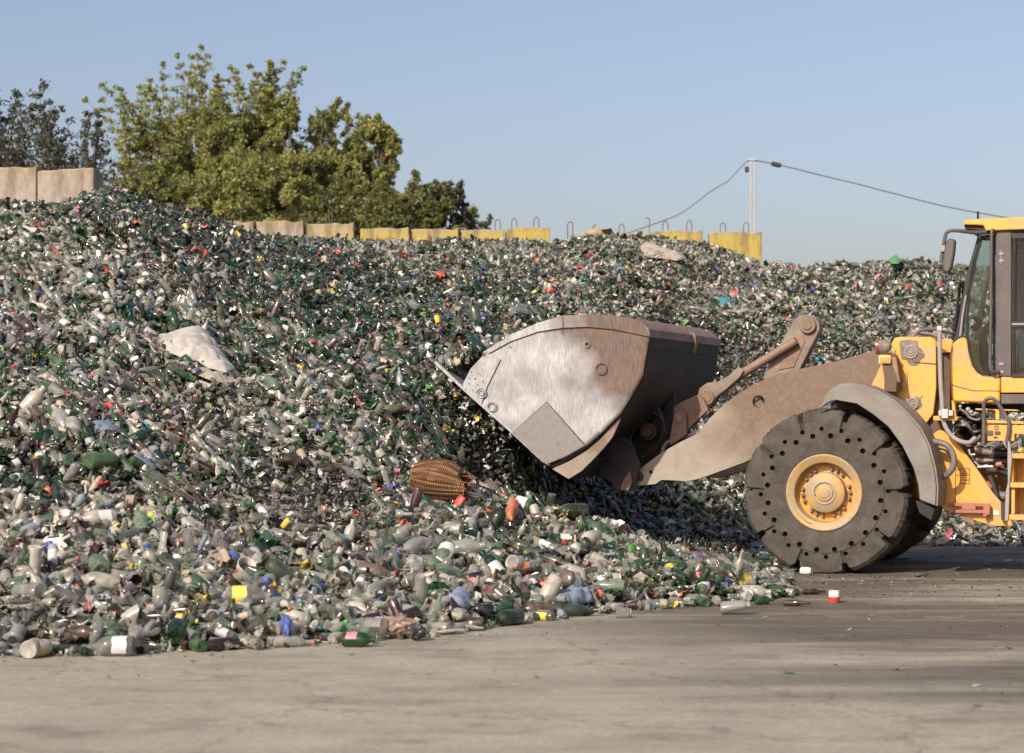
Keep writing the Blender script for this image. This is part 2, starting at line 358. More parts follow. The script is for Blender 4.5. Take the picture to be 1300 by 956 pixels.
# ---------------------------------------------------------------- the heap's shape
PROF = {
 -260:[(14.6,0),(16,.35),(20,1.7),(25,3.3),(29,4.7),(32,4.9),(38,5.0),(44,5)],
 0:  [(15.2,0),(16.5,.35),(20,1.5),(25,3.0),(30,4.66),(33,4.8),(38,5.0),(44,5)],
 75: [(15.2,0),(16.5,.35),(20,1.5),(25,2.95),(30,4.50),(33,4.75),(38,5.0),(44,5)],
 140:[(15.3,0),(16.5,.32),(20,1.4),(25,2.9),(30,4.45),(33,5.15),(37,5.2),(44,5)],
 240:[(15.5,0),(17,.35),(20,1.2),(25,2.65),(30,4.1),(35,5.12),(39,5.1),(44,5)],
 330:[(15.7,0),(17.2,.3),(20,1.05),(25,2.45),(30,3.75),(37,4.78),(41,4.8),(44,4.8)],
 430:[(16,0),(17.5,.3),(20,.9),(25,2.25),(30,3.35),(38,4.76),(43,4.8),(44,4.8)],
 530:[(16.4,0),(18,.3),(20,.7),(22,1.2),(25,2.15),(30,3.2),(38.5,4.79),(44,4.8)],
 570:[(16.6,0),(18.2,.3),(20.2,.72),(21.7,1.05),(23,1.1),(24.4,1.9),(26.5,2.5),(32,3.5),(39,4.85),(44,4.8)],
 610:[(17.1,0),(18.6,.3),(20.4,.76),(21.3,.95),(22.2,.7),(23.6,.6),(25.2,1.3),(27,2.5),(32,3.4),(40,4.9),(44,4.8)],
 700:[(18,0),(19.5,.35),(20.8,.70),(21.3,.74),(22.3,.25),(25.2,.15),(26.8,.6),(29,2.4),(32.5,3.4),(41,4.98),(45,4.8)],
 800:[(18.75,0),(20,.3),(21,.42),(22,.14),(26.8,.08),(28.6,.5),(31,2.0),(34.5,3.4),(42,5.08),(45,4.9)],
 900:[(19.3,0),(20.2,.16),(21.2,.19),(22,.06),(28.8,.04),(30.3,.35),(32.4,1.5),(36,3.2),(42,4.98),(45,4.8)],
 960:[(19.7,0),(20.3,.10),(21.2,.09),(21.8,.02),(28.8,.02),(30.5,.38),(32.8,1.4),(36.3,3.0),(41.5,4.72),(45,4.6)],
 1010:[(20,-.06),(27.4,-.05),(28.0,.02),(29.8,.5),(32,1.6),(36,3.0),(41,4.48),(45,4.4)],
 1160:[(20,-.12),(27.6,-.06),(28.2,.02),(30,.52),(32.5,1.7),(36,2.95),(41,4.52),(45,4.4)],
 1300:[(20,-.12),(27.6,-.06),(28.2,.02),(30,.5),(32.5,1.6),(36,2.85),(40,4.32),(45,4.2)],
 1700:[(20,-.12),(28,-.06),(28.6,.02),(30.5,.5),(33,1.6),(36.5,2.8),(40,4.0),(45,4.0)],
}
PU = np.array(sorted(PROF)); PYS = np.arange(12, 50.01, .1)
TAB = np.array([np.interp(PYS, [p[0] for p in PROF[u]], [p[1] for p in PROF[u]], left=-1, right=None) for u in PU])
for r_, u in zip(TAB, PU):
    f0 = PROF[u][0]; r_[PYS < f0[0]] = f0[1]-(f0[0]-PYS[PYS < f0[0]])*.25
GX0, GX1, GY0, GY1, GS = -11.0, 14.0, 14.0, 45.4, .1
gx = np.arange(GX0, GX1+.01, GS); gy = np.arange(GY0, GY1+.01, GS)
XX, YY = np.meshgrid(gx, gy, indexing='ij')
def prof_h(X, Y):
    u = np.clip(CX+F*X/Y, PU[0]+.1, PU[-1]-.1); k = np.searchsorted(PU, u)-1; t = (u-PU[k])/(PU[k+1]-PU[k])
    yi = np.clip((Y-12)/.1, 0, len(PYS)-2); j = yi.astype(int); fy = yi-j
    a = TAB[k,j]*(1-fy)+TAB[k,j+1]*fy; b = TAB[k+1,j]*(1-fy)+TAB[k+1,j+1]*fy
    return a*(1-t)+b*t
H = prof_h(XX, YY)
for _ in range(10):
    Hp = np.pad(H, 1, mode='edge'); H = (Hp[1:-1,1:-1]*4+Hp[:-2,1:-1]+Hp[2:,1:-1]+Hp[1:-1,:-2]+Hp[1:-1,2:])/8
mask = np.clip(H/.5, 0, 1)
H += mask*((vnoise(XX,YY,2.6,1)-.5)*.22+(vnoise(XX,YY,.9,2)-.5)*.16+(vnoise(XX,YY,.35,3)-.5)*.08)
H += np.clip(H/.1,0,1)*np.clip(1-H/.3,0,1)*.04
def hmap(X, Y):
    X = np.asarray(X, float); Y = np.asarray(Y, float)
    a = np.clip((X-GX0)/GS, 0, len(gx)-1.001); b = np.clip((Y-GY0)/GS, 0, len(gy)-1.001)
    i = a.astype(int); j = b.astype(int); fx = a-i; fy = b-j
    return (H[i,j]*(1-fx)+H[i+1,j]*fx)*(1-fy)+(H[i,j+1]*(1-fx)+H[i+1,j+1]*fx)*fy
def hit(px, py, y0=14.2):
    """first point of the heap (or the ground) seen through a photo pixel"""
    Y = y0
    while Y < 45:
        p = at(px, py, Y)
        if p.z <= max(0., float(hmap(p.x, p.y))): return p
        Y += .03
    return at(px, py, 45)

# ---------------------------------------------------------------- ground
def ground_mat():
    m, nt, N, L = newmat('yard_concrete')
    g = nd(nt, 'ShaderNodeNewGeometry'); co = g.outputs['Position']; s = nd(nt, 'ShaderNodeSeparateXYZ'); L.new(co, s.inputs[0])
    def mp(sc_, loc=(0,0,0), rz=0):
        q = nd(nt, 'ShaderNodeMapping'); q.inputs['Scale'].default_value = sc_; q.inputs['Location'].default_value = loc; q.inputs['Rotation'].default_value = (0,0,rz); L.new(co, q.inputs[0]); return q.outputs[0]
    big = noise(nt, mp((.16,.8,1), (3,1,0), R(4)), 1, 6, .62); mid = noise(nt, mp((.5,4.2,1), (0,4,0), R(5)), 1, 7, .7); fine = noise(nt, co, 26, 6, .75); blot = noise(nt, co, 1.1, 8, .65)
    c = mixc(nt, ramp(nt, blot.outputs[0], [(.3, 0.), (.72, 1.)]).outputs[0], (.325,.305,.25), (.46,.435,.355))
    # dark damp and rubber-marked lanes where the loader drives, stronger to the right
    zone = ramp(nt, math_(nt, 'ADD', math_(nt, 'MULTIPLY', s.outputs[0], .16), math_(nt, 'MULTIPLY', math_(nt, 'SUBTRACT', s.outputs[1], 16.0), .085)), [(.0, 0.), (.42, 1.)])
    lanes = ramp(nt, math_(nt, 'ADD', math_(nt, 'MULTIPLY', big.outputs[0], .6), math_(nt, 'MULTIPLY', mid.outputs[0], .4)), [(.40, 0.), (.54, 1.)])
    c = mixc(nt, math_(nt, 'MULTIPLY', math_(nt, 'MULTIPLY', zone.outputs[0], lanes.outputs[0]), .86), c, (.088,.072,.06))
    # tyre lane near the camera on the right
    ln = noise(nt, mp((.25,2.2,1), (9,.3,0), R(-3)), 1, 5, .6)
    z2 = ramp(nt, math_(nt, 'ADD', math_(nt, 'MULTIPLY', s.outputs[0], .22), .2), [(.1, 0.), (.75, 1.)])
    near = ramp(nt, math_(nt, 'SUBTRACT', 1.0, math_(nt, 'ABSOLUTE', math_(nt, 'MULTIPLY', math_(nt, 'SUBTRACT', s.outputs[1], 13.6), .75))), [(.1, 0.), (.6, 1.)])
    c = mixc(nt, math_(nt, 'MULTIPLY', math_(nt, 'MULTIPLY', z2.outputs[0], near.outputs[0]), ramp(nt, ln.outputs[0], [(.36, 0.), (.55, .75)]).outputs[0]), c, (.11,.095,.085))
    c = mixc(nt, ramp(nt, mid.outputs[0], [(.5, 0.), (.8, .5)]).outputs[0], c, (.23,.20,.165))
    c = mixc(nt, ramp(nt, fine.outputs[0], [(.62, 0.), (.75, .6)]).outputs[0], c, (.14,.12,.10))
    st = noise(nt, mp((.9,1.6,1), (5,2,0)), 1, 9, .72); c = mixc(nt, ramp(nt, st.outputs[0], [(.52, 0.), (.64, .6)]).outputs[0], c, (.18,.16,.13))
    st2 = noise(nt, mp((1.3,2.4,1), (15,7,0)), 1, 9, .75); c = mixc(nt, ramp(nt, st2.outputs[0], [(.56, 0.), (.68, .5)]).outputs[0], c, (.47,.42,.34))
    vo = nd(nt, 'ShaderNodeTexVoronoi', feature='DISTANCE_TO_EDGE'); vo.inputs['Scale'].default_value = .33
    wp_ = nd(nt, 'ShaderNodeVectorMath', operation='ADD'); L.new(co, wp_.inputs[0]); L.new(blot.outputs['Color'], wp_.inputs[1]); L.new(wp_.outputs[0], vo.inputs[0])
    c = mixc(nt, ramp(nt, vo.outputs['Distance'], [(.0, .45), (.003, .2), (.006, 0.)]).outputs[0], c, (.07,.058,.045))
    br = nd(nt, 'ShaderNodeTexBrick'); br.offset = 0; br.inputs['Scale'].default_value = 1; br.inputs['Brick Width'].default_value = 6; br.inputs['Row Height'].default_value = 4.5; br.inputs['Mortar Size'].default_value = .018; br.inputs['Color1'].default_value = br.inputs['Color2'].default_value = (0,0,0,1); br.inputs['Mortar'].default_value = (1,1,1,1)
    L.new(mp((1,1,1), (1.5,.6,0), R(7)), br.inputs[0]); c = mixc(nt, math_(nt, 'MULTIPLY', br.outputs['Color'], .0), c, (.09,.075,.06))
    gr_ = nd(nt, 'ShaderNodeTexVoronoi'); gr_.inputs['Scale'].default_value = 40; L.new(co, gr_.inputs[0]); sg = nd(nt, 'ShaderNodeSeparateColor'); L.new(gr_.outputs['Color'], sg.inputs[0])
    c = mixc(nt, .35, c, mixc(nt, sg.outputs[0], (.16,.14,.11), (.50,.45,.37)), 'OVERLAY')
    p = nd(nt, 'ShaderNodeBsdfPrincipled'); L.new(c, p.inputs['Base Color']); p.inputs['Roughness'].default_value = .8; p.inputs['Specular IOR Level'].default_value = .3
    L.new(bump(nt, math_(nt, 'ADD', fine.outputs[0], mid.outputs[0]), .45, .02), p.inputs['Normal'])
    o = nd(nt, 'ShaderNodeOutputMaterial'); L.new(p.outputs[0], o.inputs[0]); return m
g = MB(); g.add([(-900,-300,0),(900,-300,0),(900,1500,0),(-900,1500,0)], [(0,1,2,3)])
tag(g.build('ground', ground_mat()), kind='structure')

# ================================================================ prototypes of rubbish
def bottle_prof(kind):
    if kind == 'longneck': return [(.0001,-.115),(.026,-.115),(.031,-.108),(.031,.0),(.029,.022),(.018,.055),(.0135,.075),(.013,.105),(.0155,.108),(.0155,.118),(.011,.119),(.0105,.10)]
    if kind == 'wine':     return [(.0001,-.14),(.034,-.15),(.038,-.142),(.0385,.03),(.034,.055),(.018,.078),(.0145,.10),(.014,.135),(.0165,.138),(.0165,.15),(.012,.151),(.011,.13)]
    if kind == 'squat':    return [(.0001,-.085),(.040,-.09),(.045,-.08),(.045,.02),(.038,.045),(.019,.062),(.016,.07),(.016,.09),(.019,.092),(.019,.104),(.014,.105),(.013,.09)]
    if kind == 'jar':      return [(.0001,-.065),(.042,-.068),(.047,-.058),(.047,.035),(.042,.048),(.036,.052),(.038,.054),(.038,.068),(.035,.069),(.034,.045)]
    if kind == 'large':    return [(.0001,-.14),(.060,-.15),(.068,-.138),(.069,.02),(.062,.06),(.040,.09),(.026,.105),(.024,.13),(.028,.134),(.028,.150),(.022,.151),(.021,.12)]
    if kind == 'pet':      return [(.0001,-.13),(.028,-.138),(.036,-.12),(.033,-.09),(.036,-.06),(.0335,-.03),(.036,.0),(.034,.04),(.028,.07),(.016,.10),(.0135,.108),(.0175,.11),(.0175,.114),(.0135,.116),(.0135,.132),(.011,.133)]
SHAPES = {'longneck':'long-necked bottle', 'wine':'tall bottle', 'squat':'squat bottle', 'jar':'glass jar', 'large':'big-bellied bottle', 'pet':'plastic bottle'}
RAD = {'longneck':.031,'wine':.0385,'squat':.045,'jar':.047,'large':.069,'pet':.036}
LEN = {'longneck':.117,'wine':.15,'squat':.1,'jar':.068,'large':.15,'pet':.135}
def crush(vs, amt, seed):
    rr = random.Random(seed); ph = [rr.uniform(0,6.3) for _ in range(6)]; out = []
    sq = 1-amt*1.6
    for x, y, z in vs:
        k = math.sin(z*38+ph[0])*amt*.35+math.sin(z*75+ph[1]+x*60)*amt*.2
        out.append((x*(1+k)+.02*amt*math.sin(z*20+ph[3]), y*(sq+k*.6)+.03*amt*math.sin(z*16+ph[2]), z))
    return out
def bottle_mesh(kind, mat, seg=10, flat_=0., cr=0., seed=0, name='glass_bottle'):
    b = MB(); b.lathe(bottle_prof(kind), (0,0,0), 'Z', seg, cap=False)
    if flat_: b.v = [(x*1.25, y*(1-flat_), z) for x, y, z in b.v]
    if cr: b.v = crush(b.v, cr, seed)
    return b.mesh(name, mat, 50)
def label_mb(kind, seg=16, frac=1.0, flat_=0.):
    r = RAD[kind]*1.03; z0, z1 = {'longneck':(-.075,-.01),'wine':(-.10,-.01),'squat':(-.06,.0),'jar':(-.045,.02),'large':(-.11,-.01),'pet':(-.05,.02)}[kind]
    b = MB(); n = int(seg*frac); vs = []; fs = []
    for zz in (z0, (z0+z1)/2, z1):
        for k in range(n+1):
            a = 2*math.pi*k/seg; vs.append((r*math.cos(a), r*math.sin(a), zz+(.004*math.sin(5*a) if zz != (z0+z1)/2 else 0)))
    for i in range(2):
        for k in range(n): a = i*(n+1)+k; fs.append((a, a+1, a+n+2, a+n+1))
    b.add(vs, fs)
    if flat_: b.v = [(x*1.25, y*(1-flat_), z) for x, y, z in b.v]
    return b

# stock of small shapes for the mass of the heap (kept out of the scene, only instanced)
stock = bpy.data.collections.new('heap_pieces')
proto = []   # (kindgroup, halflength, radius)
def stash(me, kg, hl, rad):
    o = bpy.data.objects.new('heap_piece.%03d' % len(proto), me); stock.objects.link(o); proto.append((kg, hl, rad)); return len(proto)-1
IDX = {}
def put(key, i): IDX.setdefault(key, []).append(i)
for colr in ('dark_green','emerald','olive','clear','dusty','brown','pale_green','black','pale_blue'):
    for sh in ('longneck','wine','squat','jar','large'):
        if colr in ('black','pale_blue') and sh not in ('longneck','wine','squat'): continue
        for v in range(2):
            me = bottle_mesh(sh, G[colr], 8 if sh != 'large' else 10)
            if v:   # with a paper label, second material
                lb = label_mb(sh, 8); o0 = len(me.vertices)
                b = MB(); b.lathe(bottle_prof(sh), (0,0,0), 'Z', 8, cap=False); nf = len(b.f); b.add(lb.v, lb.f)
                me = bpy.data.meshes.new('labelled'); me.from_pydata(b.v, [], b.f); me.materials.append(G[colr])
                me.materials.append(G[random.choice(['white','white','white','beige','red','yellow','white','blue','grey','beige'])])
                mi = [0]*nf+[1]*(len(me.polygons)-nf); me.polygons.foreach_set('material_index', mi); me.shade_smooth()
            put((colr, 'labelled' if v else 'bottle'), stash(me, 'bottle', LEN[sh], RAD[sh]))
for colr in ('pale_blue','clear','dusty'):
    for s_ in range(2): put((colr,'pet'), stash(bottle_mesh('pet', G[colr], 8, 0, .28, s_), 'pet', .13, .03))
def base_mesh(mat, seed):   # broken bottom half of a bottle with a jagged rim
    rr = random.Random(seed); b = MB(); jag = [rr.uniform(-.02,.045) for _ in range(10)]
    b.lathe([(.0001,-.03),(.032,-.035),(.036,-.028),(.036,.0),(.036,.02)], (0,0,0), 'Z', 10, cap=False, wob=lambda r, w, a, i: (r, w+(jag[int(round(a/(2*math.pi)*10)) % 10] if i == 4 else 0)))
    return b.mesh('base', mat, 50)
def neck_mesh(mat, seed):
    rr = random.Random(seed); b = MB(); jag = [rr.uniform(-.03,.02) for _ in range(8)]
    b.lathe([(.034,-.06),(.030,-.035),(.017,-.0),(.0135,.03),(.013,.055),(.016,.058),(.016,.068),(.011,.069)], (0,0,0), 'Z', 8, cap=False, wob=lambda r, w, a, i: (r, w+(jag[int(round(a/(2*math.pi)*8)) % 8] if i == 0 else 0)))
    return b.mesh('neck', mat, 50)
def shard_mesh(mat, seed, size=.045):
    rr = random.Random(seed); n = 6; arc = rr.uniform(.9,2.0); L_ = rr.uniform(.7,1.5)*size; vs = []; fs = []; r0 = .036
    for k in range(n+1):
        a = (k/n-.5)*arc; lo = -L_*(rr.uniform(.5,1.) if 0 < k < n else .15); hi = L_*(rr.uniform(.5,1.) if 0 < k < n else .15)
        vs += [(r0*math.sin(a), lo, r0*math.cos(a)-r0*.8), (r0*math.sin(a), hi, r0*math.cos(a)-r0*.8)]
    for k in range(n): fs.append((2*k, 2*k+2, 2*k+3, 2*k+1))
    b = MB(); b.add(vs, fs); me = bpy.data.meshes.new('shard'); me.from_pydata(b.v, [], b.f); me.materials.append(mat); me.shade_smooth(); return me
for colr in ('dark_green','emerald','olive','clear','dusty','brown','pale_green'):
    for s_ in range(2): put((colr,'broken'), stash(base_mesh(G[colr], s_), 'broken', .04, .036)); put((colr,'broken'), stash(neck_mesh(G[colr], s_), 'broken', .06, .03))
    for s_ in range(3): put((colr,'shard'), stash(shard_mesh(G[colr], s_*7+3), 'shard', .04, .01))
def lump_mesh(mat, seed, a=(.05,.04,.025), angular=False):
    rr = random.Random(seed); bm = bmesh.new(); bmesh.ops.create_icosphere(bm, subdivisions=1 if angular else 2, radius=1)
    ph = [rr.uniform(0,6) for _ in range(6)]
    for v in bm.verts:
        k = 1+.22*math.sin(v.co.x*3+ph[0])*math.sin(v.co.y*4+ph[1])+.12*math.sin(v.co.z*6+ph[2]+v.co.x*5)
        if angular: k = rr.uniform(.35, 1.25)
        v.co = Vector((v.co.x*a[0], v.co.y*a[1], v.co.z*a[2]))*k
    me = bpy.data.meshes.new('lump'); bm.to_mesh(me); bm.free(); me.materials.append(mat)
    if not angular: me.shade_smooth()
    return me
def scrap_mesh(mat, seed, s=.05):
    rr = random.Random(seed); n = 5; vs = []; fs = []; ph = [rr.uniform(0,6) for _ in range(4)]
    for i in range(n+1):
        for j in range(n+1):
            x = (i/n-.5)*2*s; y = (j/n-.5)*1.5*s; vs.append((x+rr.uniform(-.003,.003)*3, y+rr.uniform(-.003,.003)*3, .35*s*math.sin(i*1.3+ph[0])+.3*s*math.sin(j*1.7+ph[1]+i*.6)))
    for i in range(n):
        for j in range(n): a = i*(n+1)+j; fs.append((a, a+1, a+n+2, a+n+1))
    me = bpy.data.meshes.new('scrap'); me.from_pydata(vs, [], fs); me.materials.append(mat); me.shade_smooth(); return me
def can_mesh(mat, seed):
    b = MB(); b.lathe([(.0001,-.058),(.026,-.06),(.033,-.052),(.033,.045),(.027,.056),(.0001,.054)], (0,0,0), 'Z', 12, cap=False)
    if seed: b.v = crush(b.v, .25, seed)
    return b.mesh('can', mat, 50)
def cap_mesh(mat):
    b = MB(); b.cyl((0,0,0), .022, -.009, .009, 10, 'Z', .002); return b.mesh('cap', mat, 40)
for c_ in ('white','red','orange','yellow','blue','teal','pink','lime','beige','grey','purple'):
    put((c_,'scrap'), stash(scrap_mesh(G[c_], hash(c_) % 97 if False else len(c_)*3), 'scrap', .05, .01))
    put((c_,'cap'), stash(cap_mesh(G[c_]), 'cap', .02, .01))
for c_ in ('white','red','grey','beige','yellow'):
    put((c_,'can'), stash(can_mesh(G[c_], len(c_)), 'can', .055, .03))
for s_ in range(3):
    put(('tan','lump'), stash(lump_mesh(G['tan'], s_, (.06,.045,.022)), 'lump', .05, .02)); put(('grey','lump'), stash(lump_mesh(G['grey'], s_+9, (.045,.035,.012), True), 'lump', .05, .02))
    put(('white','lump'), stash(lump_mesh(G['white'], s_+19, (.04,.03,.025)), 'lump', .04, .02)); put(('dirt','lump'), stash(lump_mesh(G['dirt'], s_+29, (.048,.036,.012), True), 'lump', .05, .02))

# ---------------------------------------------------------------- scatter over the heap
def scatter(dens):
    """random points over the part of the heap the picture (or a step aside) can see"""
    A = (GX1-GX0)*(GY1-GY0); n = int(dens*A); X = rng.uniform(GX0, GX1, n); Y = rng.uniform(GY0, GY1-.1, n)
    ok = ((np.abs(X) < .265*Y+.9) | (rng.random(n) < .5)) & (hmap(X, Y) > -.035)
    X = X[ok]; Y = Y[ok]
    far = np.clip((Y-24)/20, 0, 1); keep = rng.random(len(X)) > far*.35
    return X[keep], Y[keep]
def gz(X, Y, u0, su, y0, sy):
    return np.exp(-((CX+F*X/Y-u0)/su)**2-((Y-y0)/sy)**2)
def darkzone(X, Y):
    """where dark green and brown bottles were tipped: the left crest, the long centre slope, the scooped face by the bucket; plus shade painted into the hollow below it"""
    return np.clip(gz(X,Y,220,150,33,4.5)+gz(X,Y,430,170,31,5.5)+gz(X,Y,560,90,25.5,3.)+.8*gz(X,Y,600,70,23.5,2.2)+1.3*gz(X,Y,790,190,25.3,3.0)+(vnoise(X,Y,1.3,77)-.5)*.9, 0, 1)  # the term under the bucket puts the hollow's shade into the glass colours
def gritzone(X, Y):
    return np.clip(gz(X,Y,265,85,21.6,1.6)+.85*gz(X,Y,400,85,19.9,1.0)+.9*gz(X,Y,600,50,23.4,1.5)+.7*np.clip(vnoise(X,Y,1.9,91)-.62,0,1)*3, 0, 1)
def palette(X, Y, n):
    """colour mix: dusty clear glass low on the left, dark green glass up the slope and in the middle"""
    u = CX+F*X/Y; h = hmap(X, Y); dz = darkzone(X, Y)
    green = np.clip(.24+.22*np.clip((h-.9)/2.2, 0, 1)+.52*dz+(vnoise(X,Y,.8,21)-.5)*.9-.10*np.clip((200-u)/300, 0, 1), .05, .92)
    green = green-.26*np.clip((19.5-Y)/2.5, 0, 1)*np.clip((700-u)/150, 0, 1)
    p_ = X*.62+Y*.78; q_ = X*.78-Y*.62; green = green+(vnoise(p_*.30, q_*1.6, .55, 55)-.5)*.55*(Y > 20)
    green = np.clip(green, .04, .93)
    right = np.clip((u-700)/250, 0, 1)*np.clip((Y-27)/4, 0, 1); green = green*(1-.40*right)
    r = rng.random(n); q = rng.random(n)
    names = np.empty(n, dtype=object)
    gsel = r < green*.85
    names[gsel] = np.where(q[gsel] < .50+.2*dz[gsel], 'dark_green', np.where(q[gsel] < .84, 'emerald', 'olive'))
    rest = ~gsel
    dd = dz[rest]*.29
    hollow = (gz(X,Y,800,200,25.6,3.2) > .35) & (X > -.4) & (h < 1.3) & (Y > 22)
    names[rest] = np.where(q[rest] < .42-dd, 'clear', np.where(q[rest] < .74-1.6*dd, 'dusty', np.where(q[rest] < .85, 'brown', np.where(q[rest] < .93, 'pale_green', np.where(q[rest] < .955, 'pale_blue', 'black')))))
    hr = hollow & (rng.random(n) < .62); names[hr] = np.where(rng.random(hr.sum()) < .55, 'black', 'dark_green')  # extra black and dark green glass imitates the bucket's shadow in the hollow
    return names
def grad(X, Y):
    e = .15; return (hmap(X+e,Y)-hmap(X-e,Y))/(2*e), (hmap(X,Y+e)-hmap(X,Y-e))/(2*e)

P, ROT, SCL, IX = [], [], [], []
Xb, Yb = scatter(80)
kb = rng.random(len(Xb)) > .80*gritzone(Xb, Yb)*1.1+.45*np.clip((CX+F*Xb/Yb-680)/120,0,1)*np.clip((Yb-27)/2,0,1); Xb = Xb[kb]; Yb = Yb[kb]
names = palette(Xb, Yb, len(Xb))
nb = len(Xb); gxx, gyy = grad(Xb, Yb)
u_ = CX+F*Xb/Yb
az = rng.uniform(0, 2*math.pi, nb)
# bottles that slid down lie along the fall line on the middle slope
slid = (rng.random(nb) < np.where(u_ < 720, .68, .3)) & (Yb > 20)
flip = rng.random(nb) < .5
az = np.where(slid, np.where(flip, 0, math.pi)+R(64)+rng.normal(0, .42, nb), az)
elev = np.arctan(gxx*np.sin(az)-gyy*np.cos(az))+rng.normal(0, .26, nb)+np.where(slid, np.where(flip, -.24, .24), 0)
upr = rng.random(nb) < .12; elev = np.where(upr, rng.uniform(.7, 1.4, nb)*np.sign(rng.random(nb)-.3), elev)
scale = rng.uniform(.82, 1.2, nb)*(1-.22*np.clip((Yb-26)/8, 0, 1))
lay = rng.random(nb)
small = hmap(Xb, Yb) < .10
ids = []; big = []
for i in range(nb):
    c = names[i]; t = random.random()
    if c in ('pale_blue',) and t < .5 or c in ('clear','dusty') and t < .13: key = (c,'pet')
    elif (c,'broken') in IDX and t > .66: key = (c,'broken')
    else: key = (c,'labelled' if random.random() < .13 else 'bottle')
    opts = IDX[key]
    if key[1] in ('bottle','labelled'):
        k = random.random(); want = .05 if Yb[i] < 21 else .012   # share of the big-bellied ones
        opts = [o for o in opts if (proto[o][2] > .06) == (k < want)] or opts
    ids.append(random.choice(opts))
ids = np.array(ids); rad = np.array([proto[k][2] for k in ids]); hl = np.array([proto[k][1] for k in ids])
grp = np.array([proto[k][0] for k in ids])
Zb = np.maximum(hmap(Xb, Yb), 0)+rad*scale*(.75+.9*lay)+np.abs(np.sin(elev-np.arctan(gxx*np.sin(az)-gyy*np.cos(az))))*hl*.35
# at the thin outer rim things lie flat on the concrete
rim = hmap(Xb, Yb) < .04
elev = np.where(rim, rng.normal(0,.04,nb), elev); Zb = np.where(rim, np.where(np.isin(grp,['broken']), .036, rad)*scale, Zb)
pxb = CX+F*Xb/Yb; pyb = HY-(Zb-CZ)*F/Yb
# the 300 that show largest become bottles of their own
isb = (grp == 'bottle') & (pxb > 4) & (pxb < 1296) & (Yb < 22)
showsize = hl*scale/Yb
cand = np.where(isb)[0]; cand = cand[np.argsort(Yb[cand]-8*(showsize[cand]*20))]
jar = np.array([LEN['jar'] == proto[k][1] for k in ids])
own_b = [i for i in cand if not jar[i]][:276]
own_j = [i for i in cand if jar[i]][:70]
own = set(own_b) | set(own_j)
keep = np.array([i not in own for i in range(nb)])

def addpts(X, Y, Z, rx, ry, rz, s, ix):
    P.append(np.stack([X,Y,Z],1)); ROT.append(np.stack([rx,ry,rz],1)); SCL.append(np.asarray(s, float)); IX.append(np.asarray(ix, int))
addpts(Xb[keep], Yb[keep], Zb[keep], (math.pi/2-elev)[keep], np.zeros(keep.sum()), az[keep], scale[keep], ids[keep])
# shards and broken bits between and under them
Xs, Ys = scatter(380)
gr = vnoise(Xs, Ys, 1.4, 33)
uS = CX+F*Xs/Ys; hS = hmap(Xs, Ys)
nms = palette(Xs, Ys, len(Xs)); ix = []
dirty = vnoise(Xs, Ys, 1.1, 44)
zone = gritzone(Xs, Ys)
for i in range(len(Xs)):
    t = random.random(); c = nms[i]
    if random.random() < .25*max(0, dirty[i]-.5)+.02+.72*zone[i]: key = ('dirt','lump') if t < .35 else random.choice([('dusty','shard'),('grey','lump'),('olive','shard')])
    elif t < .034: key = (random.choice(['white','white','white','beige','beige','grey','grey','red','orange','yellow','blue','teal','pink','lime','purple','beige','white']), 'scrap')
    elif t < .036: key = (random.choice(['white','red','orange','blue','yellow','white','white']), 'cap')
    elif t < .040: key = (random.choice(['white','red','grey','beige','yellow']), 'can')
    elif t < .052: key = (random.choice(['tan','grey','grey','white']), 'lump')
    elif t < .32 and (c,'broken') in IDX: key = (c,'broken')
    else: key = (c if (c,'shard') in IDX else 'clear', 'shard')
    ix.append(random.choice(IDX[key]))
ix = np.array(ix); ns = len(Xs); rim = hS < .03
Zs = np.maximum(hS, 0)+np.where(rim, .012, rng.uniform(.0, .105, ns))
addpts(Xs, Ys, Zs, np.where(rim, rng.normal(0,.25,ns), rng.normal(0,.8,ns)), np.where(rim, rng.normal(0,.25,ns), rng.normal(0,.8,ns)), rng.uniform(0,6.28,ns), np.clip(rng.lognormal(-.12,.38,ns),.35,1.7)*(1-.35*zone)*np.where(rim,.6,1), ix)
# crumbs on the concrete in front of the heap and round the wheel
ncr = 16000; Xc = rng.uniform(-4.5, 8.5, ncr); Yc = rng.uniform(12.5, 26, ncr)
d = hmap(Xc, Yc); pr = np.where(Xc > 1.8, .07, .02)+np.exp(-((Xc-2.9)/1.1)**2-((Yc-21.4)/1.0)**2)*.8+np.exp(np.clip(d,-1,0)/.09)*.95
sel = (d < -.02) & (rng.random(ncr) < pr); Xc = Xc[sel]; Yc = Yc[sel]; nc = len(Xc)
cidx = np.array([random.choice(IDX[(random.choice(['clear','dusty','dark_green','emerald','brown','clear']), 'shard')]) for _ in range(nc)])
addpts(Xc, Yc, np.full(nc,.006), rng.normal(0,.2,nc), rng.normal(0,.2,nc), rng.uniform(0,6.28,nc), np.clip(rng.lognormal(-1.35,.55,nc),.10,.9), cidx)

